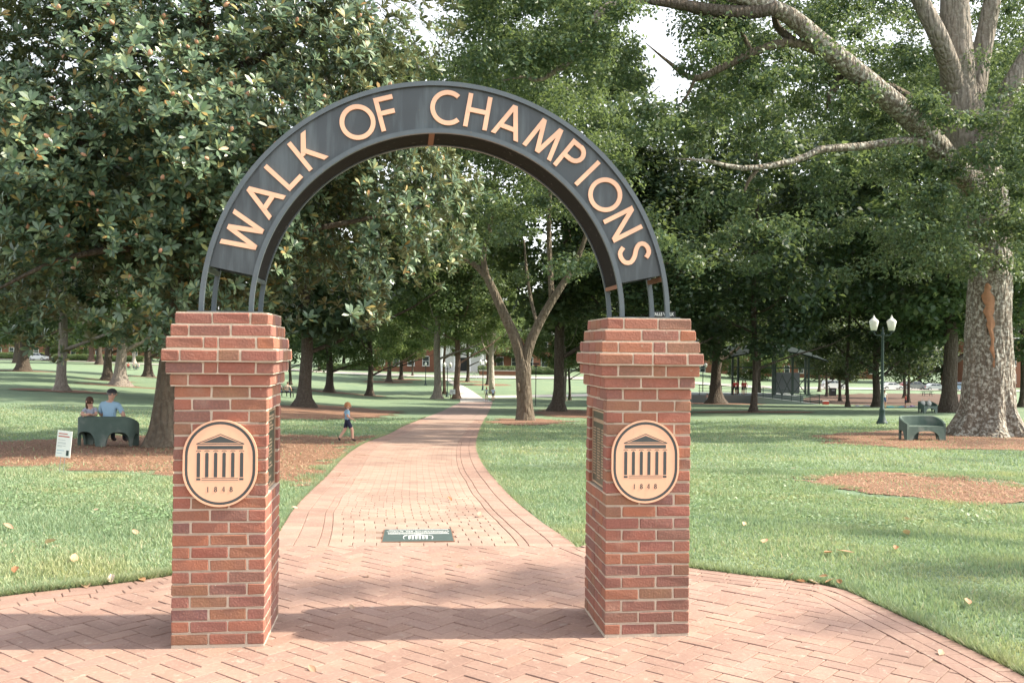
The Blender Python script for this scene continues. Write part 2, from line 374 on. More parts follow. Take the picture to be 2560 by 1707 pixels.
    MAT['mag'] = leaf_mat('magnolia_leaf', [(0, (.070, .122, .074)), (.4, (.120, .195, .112)), (.7, (.175, .250, .138)), (.9, (.25, .315, .15)), (.96, (.36, .34, .12)), (1, (.46, .25, .09))], .33, .28, back=(.15, .16, .075, 1), spec=.6)
    MAT['oakleaf'] = leaf_mat('oak_leaf', [(0, (.036, .072, .040)), (.5, (.060, .110, .058)), (.85, (.095, .150, .072)), (1, (.16, .20, .085))], .45, .35)
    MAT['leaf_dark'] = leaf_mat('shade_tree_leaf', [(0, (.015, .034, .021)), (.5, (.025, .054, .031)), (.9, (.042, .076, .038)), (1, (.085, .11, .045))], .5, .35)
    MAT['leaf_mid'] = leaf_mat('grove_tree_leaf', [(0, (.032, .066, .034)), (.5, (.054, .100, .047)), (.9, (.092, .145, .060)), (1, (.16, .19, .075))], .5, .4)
    MAT['leaf_bright'] = leaf_mat('sun_toned_leaf', [(0, (.065, .115, .048)), (.5, (.105, .165, .062)), (.9, (.16, .215, .078)), (1, (.24, .26, .10))], .5, .45)  # greens brightened to stand in for sunlight on the far crowns
    MAT['cone'] = plain('magnolia_cone', (.55, .29, .19), .7)
    MAT['dryleaf'] = leaf_mat('dry_leaf', [(0, (.30, .13, .06)), (.4, (.42, .22, .12)), (.7, (.55, .36, .25)), (1, (.66, .52, .42))], .6, .2)
    MAT['skin'] = plain('skin', (.56, .33, .24), .5, var=.08)
    MAT['wall_brick'] = plain('far_brick', (.22, .095, .06), .9, var=.2, sc=3)
    MAT['roof'] = plain('slate_roof', (.12, .115, .115), .8)
    m = NT('window_glass'); m.col((.03, .04, .045)); m.set(Roughness=.08); m.b.inputs['Specular IOR Level'].default_value = .6; MAT['glass'] = m.mat
    MAT['rubber'] = plain('rubber', (.015, .015, .015), .8)
    MAT['chrome'] = plain('alloy', (.5, .5, .5), .3, .8)
    MAT['steelgrey'] = plain('galvanised_steel', (.24, .27, .28), .5, .3); MAT['stageroof'] = plain('stage_roof_metal', (.026, .034, .034), .95, spec=.05)
mats()
def colour(name, c, rough=.6, var=.1):
    k = 'c_'+name
    if k not in MAT: MAT[k] = plain(name, c, rough, var=var)
    return MAT[k]
# ================================================================= the ground
def make_ground():
    a = np.concatenate([[-900, -500, -300, -200], np.arange(-150, -60, 10), np.arange(-60, -30, 4), np.arange(-30, 30, .6), np.arange(30, 60, 4), np.arange(60, 151, 10), [200, 300, 500, 900]])
    d = np.concatenate([[-50, -25, -12, -6, -2, 0], np.arange(1, 30, .5), np.arange(30, 60, 1.5), np.arange(60, 260, 4), [270, 300, 350, 420, 520, 700, 1000, 1500, 2400]])
    A, Dg = np.meshgrid(a, d)
    x = CAM[0] + FH[0]*Dg + RH[0]*A; y = CAM[1] + FH[1]*Dg + RH[1]*A
    z = terrain(x.ravel(), y.ravel()).reshape(x.shape)
    V = np.stack([x, y, z], -1).reshape(-1, 3); n = len(a); m = len(d)
    i, j = np.meshgrid(np.arange(n-1), np.arange(m-1)); b = (j*n+i).ravel()
    Fc = np.stack([b, b+1, b+1+n, b+n], -1)
    o = link('ground', idx_mesh('ground', V, Fc, MAT['lawn'], True)); tag(o, 'mown green lawn falling gently away under the trees', 'lawn', kind='structure')
make_ground()

# ---- outlines traced on the ground
PATH_L = [(702, 1322), (728, 1281), (765, 1240), (813, 1194), (866, 1138), (912, 1108), (972, 1085), (1012, 1064), (1061, 1045), (1111, 1025), (1151, 1005)]
PATH_R = [(1459, 1362), (1428, 1352), (1380, 1325), (1326, 1284), (1276, 1240), (1217, 1174), (1197, 1138), (1192, 1108), (1201, 1075), (1211, 1052), (1227, 1018), (1232, 1004)]
gl = np.array([ground(*p) for p in PATH_L]); gr = np.array([ground(*p) for p in PATH_R])
CL = smooth_curve(gl, 1600); CRt = smooth_curve(gr, 1600)
P0L = ground(672, 1366); P0R = ground(1440, 1368)
# plaza: left rim, path mouth, right rim, then round behind the camera
rimL = [ground(*p) for p in [(-500, 1585), (-250, 1532), (0, 1494), (140, 1477), (300, 1460), (432, 1440), (520, 1420), (610, 1388)]]
rimR = [ground(*p) for p in [(1480, 1366), (1560, 1392), (1650, 1412), (1740, 1424), (1900, 1444), (2020, 1458), (2110, 1476), (2250, 1540), (2400, 1612), (2560, 1692), (2800, 1830), (3200, 2100)]]
rimLs = smooth_curve(np.array(rimL), 40); rimRs = smooth_curve(np.array(rimR), 60)
back = [(rimR[-1][0]+.6, -4.4), (rimR[-1][0]+.4, -7.5), (-5.5, -7.5), (rimL[0][0]-2.5, rimL[0][1]-1.0)]
PLAZA = [(p[0], p[1]) for p in rimLs] + [(P0L[0], P0L[1]), (P0R[0], P0R[1])] + [(p[0], p[1]) for p in rimRs] + back
PATH_POLY = [(p[0], p[1]) for p in CL[::20]] + [(p[0], p[1]) for p in CRt[::-20]]

def shrink_poly_cells(poly, cell, jit, zoff, name, mat, parent=None, label=None, loc=True, edge=.5, seed=0):
    """a patch lying on the ground: small cells whose centres fall inside an uneven outline"""
    rg = np.random.default_rng(seed); poly = np.asarray(poly)[:, :2]; lo = poly.min(0)-edge; hi = poly.max(0)+edge
    nx = int((hi[0]-lo[0])/cell)+2; ny = int((hi[1]-lo[1])/cell)+2
    gx, gy = np.meshgrid(lo[0]+np.arange(nx)*cell, lo[1]+np.arange(ny)*cell)
    gx = gx + rg.uniform(-jit, jit, gx.shape)*cell; gy = gy + rg.uniform(-jit, jit, gy.shape)*cell
    cx = (gx[:-1, :-1]+gx[1:, 1:])/2; cy = (gy[:-1, :-1]+gy[1:, 1:])/2
    wx = edge*(np.sin(cx*2.1+cy*1.3+seed)+.6*np.sin(cx*5.3-cy*4.1+seed)+.4*np.sin(cy*9.7+cx*7))/1.6; wy = edge*(np.sin(cy*2.7-cx*1.7+seed)+.6*np.sin(cy*6.1+cx*3.7))/1.6
    ok = inside(poly, cx+wx, cy+wy)
    jj, ii = np.where(ok); b = jj*nx+ii
    if len(b) == 0: return None
    Fc = np.stack([b, b+1, b+1+nx, b+nx], -1); used = np.unique(Fc); mp = -np.ones(nx*ny, int); mp[used] = np.arange(len(used))
    X = gx.ravel()[used]; Y = gy.ravel()[used]; Z = terrain(X, Y)+zoff
    c = np.array([X.mean(), Y.mean(), Z.mean()])
    o = link(name, idx_mesh(name, np.stack([X, Y, Z], -1)-c, mp[Fc], mat, True), parent, None, c)
    if label: tag(o, label, 'mulch bed', kind='structure')
    return o

# ---- plaza pavers, laid herringbone inside a border of three courses
def clip(subj, rect):
    out = list(subj); n = len(rect)
    for i in range(n):
        a = rect[i]; b = rect[(i+1) % n]; inp = out; out = []
        if not inp: break
        def side(p): return (b[0]-a[0])*(p[1]-a[1])-(b[1]-a[1])*(p[0]-a[0])
        for k in range(len(inp)):
            p, q = inp[k-1], inp[k]; sp, sq = side(p), side(q)
            if sq >= 0:
                if sp < 0: t = sp/(sp-sq); out.append((p[0]+(q[0]-p[0])*t, p[1]+(q[1]-p[1])*t))
                out.append(q)
            elif sp >= 0: t = sp/(sp-sq); out.append((p[0]+(q[0]-p[0])*t, p[1]+(q[1]-p[1])*t))
    return out
def area(p): return .5*sum(p[i-1][0]*p[i][1]-p[i][0]*p[i-1][1] for i in range(len(p)))
def paver_piece(poly, top, bevel=.0035):
    """top face, a worn bevel and sides"""
    n = len(poly); c = (sum(p[0] for p in poly)/n, sum(p[1] for p in poly)/n)
    z = tz(*c); ins = []
    for p in poly:
        d = math.hypot(p[0]-c[0], p[1]-c[1])+1e-6; k = max(0, (d-bevel*1.3)/d); ins.append((c[0]+(p[0]-c[0])*k, c[1]+(p[1]-c[1])*k))
    V = [(p[0], p[1], z-.004) for p in poly] + [(p[0], p[1], z+top-bevel) for p in poly] + [(p[0], p[1], z+top) for p in ins]
    Fc = [tuple(range(2*n, 3*n))]
    for i in range(n):
        j = (i+1) % n; Fc += [(i, j, n+j, n+i), (n+i, n+j, 2*n+j, 2*n+i)]
    return V, Fc, c, z
def in_frame(x, y, z, m=30):
    px, py, D = proj((x, y, z)); return D > .3 and -m < px < 2560+m and -m < py < 1707+m, D
def lay(name, pieces, parent, mat, nmax=300):
    """the pieces that show largest become parts of their own, the rest one joined part"""
    sc = []
    for k, (V, Fc, c, z) in enumerate(pieces):
        ok, D = in_frame(c[0], c[1], z); sc.append(((0 if ok else 1), D, k))
    sc.sort(); own = set(s[2] for s in sc[:nmax] if s[0] == 0); rest = MB()
    po = np.array(parent.location)
    for k, (V, Fc, c, z) in enumerate(pieces):
        if k in own:
            o3 = np.array((c[0], c[1], z)); b = MB(); b.add([np.array(v)-o3 for v in V], Fc); b.build(name, mat, parent, o3-po)
        else: rest.add([np.array(v)-po for v in V], Fc)
    if rest.v: tag(rest.build(name, mat, parent), kind='stuff')
def offset_curve(pts, d):
    pts = np.asarray(pts)[:, :2]; t = np.gradient(pts, axis=0); t /= np.linalg.norm(t, axis=1)[:, None]+1e-9
    return pts + np.stack([t[:, 1], -t[:, 0]], -1)*d       # right-hand side of the direction of travel
def ribbon_pieces(A, B, lens, rows, off=0.0, j=.006, top=.012, jitz=.0015):
    """pavers in a strip between curves A and B (same length arrays)"""
    A = np.asarray(A)[:, :2]; B = np.asarray(B)[:, :2]; Mx = (A+B)/2
    s = np.r_[0, np.cumsum(np.linalg.norm(np.diff(Mx, axis=0), axis=1))]
    out = []; p = off
    def at_s(C, q): return np.array([np.interp(q, s, C[:, 0]), np.interp(q, s, C[:, 1])])
    while p+lens < s[-1]:
        a0, a1, b0, b1 = at_s(A, p+j/2), at_s(A, p+lens-j/2), at_s(B, p+j/2), at_s(B, p+lens-j/2)
        w = (b0-a0); w = w/np.linalg.norm(w)*j/2
        poly = [tuple(a0+w), tuple(b0-w), tuple(b1-w), tuple(a1+w)]
        if area(poly) < 0: poly = poly[::-1]
        out.append(paver_piece(poly, top+random.uniform(-jitz, jitz))); p += lens
    return out
def make_plaza():
    c0 = np.array([0, 0, 0.0]); root = empty('paved_plaza', c0); tag(root, 'pinkish herringbone brick paving under and before the arch', 'plaza', kind='structure')
    b = MB(); n = len(PLAZA); pl = PLAZA if area(PLAZA) > 0 else PLAZA[::-1]
    b.add([(p[0], p[1], tz(*p)+.005) for p in pl], [tuple(range(n))]); b.build('joint_bed', MAT['joint'], root)
    pcs = []
    # border: three running courses just inside each rim
    for rim, sgn in ((rimLs, 1), (rimRs, 1)):
        for k in range(3):
            A = offset_curve(rim, sgn*(.01+.105*k)); B = offset_curve(rim, sgn*(.01+.105*(k+1)))
            pcs += ribbon_pieces(A, B, .21, 1, off=.105*(k % 2))
    inner = [tuple(p) for p in offset_curve(rimLs, .33)] + [(P0L[0]+.02, P0L[1]-.02), (P0R[0]-.02, P0R[1]-.02)] + [tuple(p) for p in offset_curve(rimRs, .33)] + back
    if area(inner) < 0: inner = inner[::-1]
    L, w, j = .222, .111, .0052; ca, sa = math.cos(R(45)-YAW*0), math.sin(R(45))
    def rot(u, v): return (ca*u-sa*v+.03, sa*u+ca*v)
    x0, x1, y0, y1 = -4.6, 5.4, -7.3, 2.9
    for i in range(-95, 96):
        for k in range(-60, 61):
            # herringbone lattice: pairs stepping along the diagonal
            u0 = i*w + k*2*L*0 ; 
            for typ in (0, 1):
                if typ == 0: cu, cv, du, dv = i*w + L/2, i*w + k*2*L/1 + w/2, L, w
                else: cu, cv, du, dv = i*w + L + w/2 , i*w + k*2*L + L/2 + 0*w, w, L
                if typ == 1: cv = i*w + k*2*L + w - L/2 + 0.0
                cx, cy = rot(cu, cv)
                if not (x0 < cx < x1 and y0 < cy < y1): continue
                q = [rot(cu+sx*(du/2-j/2), cv+sy*(dv/2-j/2)) for sx, sy in ((-1, -1), (1, -1), (1, 1), (-1, 1))]
                ins = inside(inner, np.array([p[0] for p in q]), np.array([p[1] for p in q]))
                if not ins.any(): continue
                if not ins.all():
                    q = clip(inner, q)
                    if len(q) < 3 or abs(area(q)) < .0012: continue
                pcs.append(paver_piece(q, .012+random.uniform(-.0022, .0022)))
    lay('paver', pcs, root, MAT['paver'], 300)
make_plaza()
def make_path():
    o = gl[0]; root = empty('brick_path', o); tag(root, 'long brick walk with darker side bands leading away through the arch', 'path', kind='structure')
    # resample both edges by distance along the middle, every 0.104 m
    Mx = (CL+CRt)/2; s = np.r_[0, np.cumsum(np.linalg.norm(np.diff(Mx[:, :2], axis=0), axis=1))]
    def row(C, q): return np.stack([np.interp(q, s, C[:, i]) for i in range(2)], -1)
    S = np.arange(0, 36.0, .104); A = row(CL, S); B = row(CRt, S)
    # straighten the mouth onto the plaza line
    k = np.clip(1-S/1.2, 0, 1)[:, None]; A = A*(1-k)+(P0L[:2]+np.array([0., 1.0])*S[:, None])*k; B = B*(1-k)+(P0R[:2]+np.array([0, 1.0])*S[:, None])*k
    # bed sheet to the far end
    S2 = np.r_[S[::3], np.arange(36.3, s[-1], 1.0), s[-1]]; A2 = np.r_[A[::3], row(CL, S2[len(S[::3]):])]; B2 = np.r_[B[::3], row(CRt, S2[len(S[::3]):])]
    nb = len(A2)
    def strip(fr0, fr1, zo, sel):
        V = []; Fc = []
        for q in sel:
            for t in (fr0, fr1):
                p = A2[q]*(1-t)+B2[q]*t; V.append((p[0]-o[0], p[1]-o[1], tz(*p)+zo-o[2]))
        return V, [(2*i, 2*i+1, 2*i+3, 2*i+2) for i in range(len(sel)-1)]
    near = [q for q in range(nb) if S2[q] <= 36.5]; far = [q for q in range(nb) if S2[q] >= 35.2]
    b = MB(); b.add(*strip(0, 1, .005, near)); b.build('joint_bed', MAT['joint'], root)
    b = MB()
    for f0, f1 in ((0, .2), (.205, .795), (.8, 1)): b.add(*strip(f0, f1, .015, far))
    b.build('distant_paving', MAT['farpath'], root)
    pcs = []; mid = []; wid = np.linalg.norm(B-A, axis=1)
    for i in range(len(S)-1):
        Wd = wid[i]; edges = [0, .2, .4, .49]       # metres from each rim
        def quad(t0, t1, j=.007, dest=None):
            jj = j/2/Wd; a0 = A[i]*(1-t0-jj)+B[i]*(t0+jj); a1 = A[i]*(1-t1+jj)+B[i]*(t1-jj); b0 = A[i+1]*(1-t0-jj)+B[i+1]*(t0+jj); b1 = A[i+1]*(1-t1+jj)+B[i+1]*(t1-jj)
            e = (b0-a0); e = e/(np.linalg.norm(e)+1e-9)*.003
            q = [tuple(a0+e), tuple(a1+e), tuple(b1-e), tuple(b0-e)]
            if area(q) > 0: (pcs if dest is None else dest).append(paver_piece(q, .012+random.uniform(-.0015, .0015)))
        for k in range(3):
            t0, t1 = edges[k]/Wd, edges[k+1]/Wd; quad(t0, t1); quad(1-t1, 1-t0)
        t = .49/Wd; n = max(3, round((1-2*t)*Wd/.208)); stp = (1-2*t)/n; off = .5 if i % 2 else 0
        xs = [t] + [t+stp*(q+off) for q in range(0 if off else 1, n)] + [1-t]
        for q in range(len(xs)-1):
            pc = (A[i]*(1-(xs[q]+xs[q+1])/2)+B[i]*(xs[q]+xs[q+1])/2)
            u, v, D = proj((pc[0], pc[1], tz(*pc)))
            if 957 < u < 1135 and 1330 < v < 1358: continue
            if xs[q+1]-xs[q] > .01: quad(xs[q], xs[q+1], dest=mid)
    lay('paver', mid, root, MAT['paver_pale'], 150); lay('border_paver', pcs, root, MAT['paver'], 150)
make_path()

# ---- pine straw and bare patches
def gpoly(pts): return [tuple(ground(*p)[:2]) for p in pts]
BED_BENCH = gpoly([(-420, 1112), (-100, 1106), (120, 1100), (300, 1090), (480, 1090), (700, 1086), (860, 1092), (955, 1088), (905, 1108), (862, 1140), (800, 1196), (772, 1226), (735, 1214), (640, 1196), (430, 1192), (300, 1180), (150, 1172), (0, 1164), (-420, 1170)])
BED_OAK = gpoly([(2030, 1092), (2110, 1082), (2260, 1074), (2420, 1070), (2600, 1074), (2900, 1090), (2900, 1140), (2560, 1127), (2300, 1122), (2090, 1110)])
BARE = gpoly([(2010, 1192), (2120, 1183), (2300, 1186), (2460, 1198), (2620, 1222), (2640, 1262), (2440, 1266), (2280, 1250), (2100, 1226)])
BED_V = gpoly([(1205, 1056), (1260, 1047), (1350, 1046), (1420, 1054), (1385, 1062), (1280, 1064)])
BED_DK = gpoly([(640, 1030), (690, 1014), (800, 1012), (930, 1022), (1010, 1030), (940, 1044), (800, 1050), (680, 1048)])
BED_27 = gpoly([(1330, 1032), (1380, 1022), (1470, 1026), (1560, 1036), (1470, 1046), (1370, 1042)])
shrink_poly_cells(BED_BENCH, .16, .3, .012, 'straw_bed', MAT['straw'], label='orange pine straw bed around the magnolia trunk and its bench', seed=1)
shrink_poly_cells(BED_OAK, .2, .3, .012, 'straw_bed', MAT['straw'], label='orange pine straw bed at the foot of the giant lichened oak', seed=2)
shrink_poly_cells(BARE, .16, .3, .012, 'straw_bed', MAT['straw'], label='bare straw-strewn patch in the right lawn', seed=3)
shrink_poly_cells(BED_V, .3, .3, .02, 'straw_bed', MAT['straw'], label='small straw ring under the forked tree', seed=4)
shrink_poly_cells(BED_DK, .3, .3, .02, 'straw_bed', MAT['straw'], label='straw patch behind the walking boy', seed=5)
shrink_poly_cells(BED_27, .3, .3, .02, 'straw_bed', MAT['straw'], label='straw ring under the dark tree behind the forked one', seed=6)
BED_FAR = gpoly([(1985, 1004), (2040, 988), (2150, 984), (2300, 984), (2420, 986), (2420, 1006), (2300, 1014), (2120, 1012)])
shrink_poly_cells(BED_FAR, .8, .3, .03, 'straw_bed', MAT['litter'], label='straw-covered ground painted dark for shade under the thin trunks on the right', seed=7, edge=.8)
BEDS = [BED_FAR, BED_BENCH, BED_OAK, BARE, BED_V, BED_DK, BED_27]

# ---- concrete walks and the street across the far side
def ribbon(name, left, right, zo, mat, label, cat='path'):
    n = 60; A = smooth_curve(np.array(left), n); B = smooth_curve(np.array(right), n); o = np.array([A[0][0], A[0][1], tz(A[0][0], A[0][1])]); V = []
    for i in range(n):
        for t in (0, .33, .67, 1.):
            p = A[i]*(1-t)+B[i]*t; V.append((p[0]-o[0], p[1]-o[1], tz(p[0], p[1])+zo-o[2]))
    b = MB(); b.add(V, [(4*i+k, 4*i+k+1, 4*i+k+5, 4*i+k+4) for i in range(n-1) for k in range(3)]); ob = b.build(name, mat, None, o); tag(ob, label, cat, kind='structure')
G = ground
ribbon('concrete_walk', [G(1151, 1005.5), G(1148, 985), G(1138, 968), G(1122, 955), G(1106, 946)], [G(1232, 1004.5), G(1196, 988), G(1164, 968), G(1140, 955), G(1122, 945.5)], .03, MAT['concrete'], 'pale concrete walk climbing away beyond the two walkers')
ribbon('concrete_walk', [G(1225, 995), G(1400, 992), G(1560, 990), G(1760, 1000)], [G(1215, 989.5), G(1400, 986.5), G(1560, 985), G(1760, 995)], .03, MAT['concrete'], 'pale concrete cross walk behind the forked tree')
ST = [(-900, 240), (0, 226), (500, 205), (1000, 182), (1500, 178), (2000, 188), (2560, 200), (3500, 215)]
ribbon('street', [gd(p, d) for p, d in ST], [gd(p, d+9) for p, d in ST], .05, MAT['asphalt'], 'pale street along the far edge of the lawn', 'street')
ribbon('pavement', [gd(p, d-4.5) for p, d in ST], [gd(p, d-1.5) for p, d in ST], .16, MAT['concrete'], 'pale pavement beside the far street', 'pavement')

# ---- grass blades, weeds and loose straw where they can be told apart
def scatter(n, px0, px1, d0, d1, power=1.0):
    u = RNG.random(n); D = (d0**power + u*(d1**power-d0**power))**(1/power); px = RNG.uniform(px0, px1, n)
    x = CAM[0]+FH[0]*D+RH[0]*((px-1280)/F*D); y = CAM[1]+FH[1]*D+RH[1]*((px-1280)/F*D)
    return x, y, D
def off_paving(x, y, beds=True, m=0):
    k = ~inside(PLAZA, x, y) & ~inside(PATH_POLY, x, y)
    mouth = [(P0L[0], P0L[1]), (P0R[0], P0R[1]), tuple(CRt[60][:2]), tuple(CL[60][:2])]; k &= ~inside(mouth, x, y)
    if beds:
        for b in BEDS: k &= ~inside(b, x+.3*np.sin(y*3.1+x)+.2*np.sin(x*6.7), y+.25*np.sin(x*2.6-y)) | (RNG.random(len(x)) < .07)
    return k
def blades(x, y, D, h, wd, lean, name, mat, label, z0=0.0):
    n = len(x); z = terrain(x, y)+z0; a = RNG.uniform(0, 2*np.pi, n); ca, sa = np.cos(a), np.sin(a)
    H = h*RNG.uniform(.55, 1.25, n); w = wd*RNG.uniform(.7, 1.3, n); ln = lean*H*RNG.uniform(.2, 1.3, n); b = RNG.uniform(0, 2*np.pi, n)
    V = np.empty((n, 3, 3)); V[:, 0] = np.stack([x-ca*w, y-sa*w, z], -1); V[:, 1] = np.stack([x+ca*w, y+sa*w, z], -1)
    V[:, 2] = np.stack([x+np.cos(b)*ln, y+np.sin(b)*ln, z+H], -1)
    o = link(name, fast_mesh(name, V.reshape(-1, 3), 3, mat)); tag(o, label, 'grass', kind='stuff')
xs, ys, Ds, hs_, ws = [], [], [], [], []
for (n, p0, p1, d0, d1, h) in ((210000, -800, 3500, 4.0, 9.5, .05), (270000, -600, 3300, 9.0, 17, .055), (200000, -400, 3000, 16, 46, .07)):
    x, y, D = scatter(n, p0, p1, d0, d1, 1.4); k = off_paving(x, y) & (RNG.random(len(x)) < np.clip((47-D)/16, 0, 1)); x, y, D = x[k], y[k], D[k]
    clump = .75+.35*np.sin(x*3.1+y*1.7)*np.sin(y*2.3-x*1.1)
    xs.append(x); ys.append(y); Ds.append(D); hs_.append(h*clump); ws.append(.0028+.00055*D)
x, y, D, h, w = map(np.concatenate, (xs, ys, Ds, hs_, ws))
blades(x, y, D, h, w, .7, 'grass', MAT['blade'], 'short mown grass blades over the near lawns')
# longer fringe hanging over the plaza rim
def fringe():
    X, Y = [], []
    for rim in (rimLs, rimRs, CL[:700, :], CRt[:700, :]):
        P = np.asarray(rim)[:, :2]; n = 9000; i = RNG.integers(0, len(P)-1, n); t = RNG.random(n)[:, None]; p = P[i]*(1-t)+P[i+1]*t
        d = RNG.exponential(.03, n)[:, None]; tt = np.gradient(P, axis=0)[i]; tt /= np.linalg.norm(tt, axis=1)[:, None]+1e-9; nn = np.stack([-tt[:, 1], tt[:, 0]], -1)
        q = p + nn*d*(1 if rim is not CRt[:700, :] else -1); X.append(q[:, 0]); Y.append(q[:, 1]); X.append((p-nn*d)[:, 0]); Y.append((p-nn*d)[:, 1])
    x = np.concatenate(X); y = np.concatenate(Y); k = off_paving(x, y, False); x, y = x[k], y[k]
    blades(x, y, 0, np.full(len(x), .06), np.full(len(x), .004), 1.0, 'grass_fringe', MAT['blade'], 'ragged longer grass fringe along the paving rims')
fringe()
def weeds():
    poly = gpoly([(1590, 1120), (1760, 1105), (1960, 1135), (2020, 1215), (2300, 1275), (2620, 1300), (2620, 1330), (2200, 1310), (1900, 1290), (1590, 1290)]); poly2 = gpoly([(-100, 1215), (200, 1200), (430, 1225), (430, 1330), (150, 1300), (-100, 1290)])
    x, y, D = scatter(90000, -60, 2620, 8, 22, 1.3); pat = .5+.5*np.sin(x*1.3+1.5*np.sin(y*.9))*np.sin(y*1.7+np.sin(x*1.1)); k = ((inside(poly, x+.5*np.sin(y*2), y+.5*np.sin(x*1.7)) | inside(poly2, x+.4*np.sin(y*2.2), y+.4*np.sin(x*2))) & (RNG.random(len(x)) < .15+.6*pat)) & off_paving(x, y); x, y, D = x[k], y[k], D[k]
    n = len(x); z = terrain(x, y)+RNG.uniform(.02, .06, n); a = RNG.uniform(0, 6.283, n); s = RNG.uniform(.011, .026, n); t = RNG.normal(0, .35, (n, 2))
    V = np.empty((n, 4, 3))
    for k, (u, v) in enumerate(((-1, 0), (0, -.6), (1, 0), (0, .6))):
        dx = (u*np.cos(a)-v*np.sin(a))*s; dy = (u*np.sin(a)+v*np.cos(a))*s; V[:, k] = np.stack([x+dx, y+dy, z+dx*t[:, 0]+dy*t[:, 1]], -1)
    tag(link('clover', fast_mesh('clover', V.reshape(-1, 3), 4, MAT['weed'])), 'broad-leaved weeds spreading through the lawn', 'ground cover', kind='stuff')
weeds()
def needles():
    x, y, D = scatter(170000, -60, 2620, 10, 30, 1.2); k = np.zeros(len(x), bool)
    for b in (BED_BENCH, BED_OAK, BARE): k |= inside(b, x+.12*np.sin(y*5), y+.12*np.sin(x*4))
    k &= off_paving(x, y, False); x, y = x[k], y[k]; n = len(x); z = terrain(x, y)+.016+RNG.random(n)*.02; a = RNG.uniform(0, 6.283, n); L = RNG.uniform(.04, .11, n); w = RNG.uniform(.003, .007, n)
    V = np.empty((n, 3, 3)); V[:, 0] = np.stack([x-np.sin(a)*w, y+np.cos(a)*w, z], -1); V[:, 1] = np.stack([x+np.sin(a)*w, y-np.cos(a)*w, z], -1); V[:, 2] = np.stack([x+np.cos(a)*L, y+np.sin(a)*L, z+RNG.uniform(-.01, .035, n)], -1)
    tag(link('pine_straw', fast_mesh('pine_straw', V.reshape(-1, 3), 3, MAT['needle'])), 'loose orange pine needles strewn over the beds', 'straw', kind='stuff')
needles()
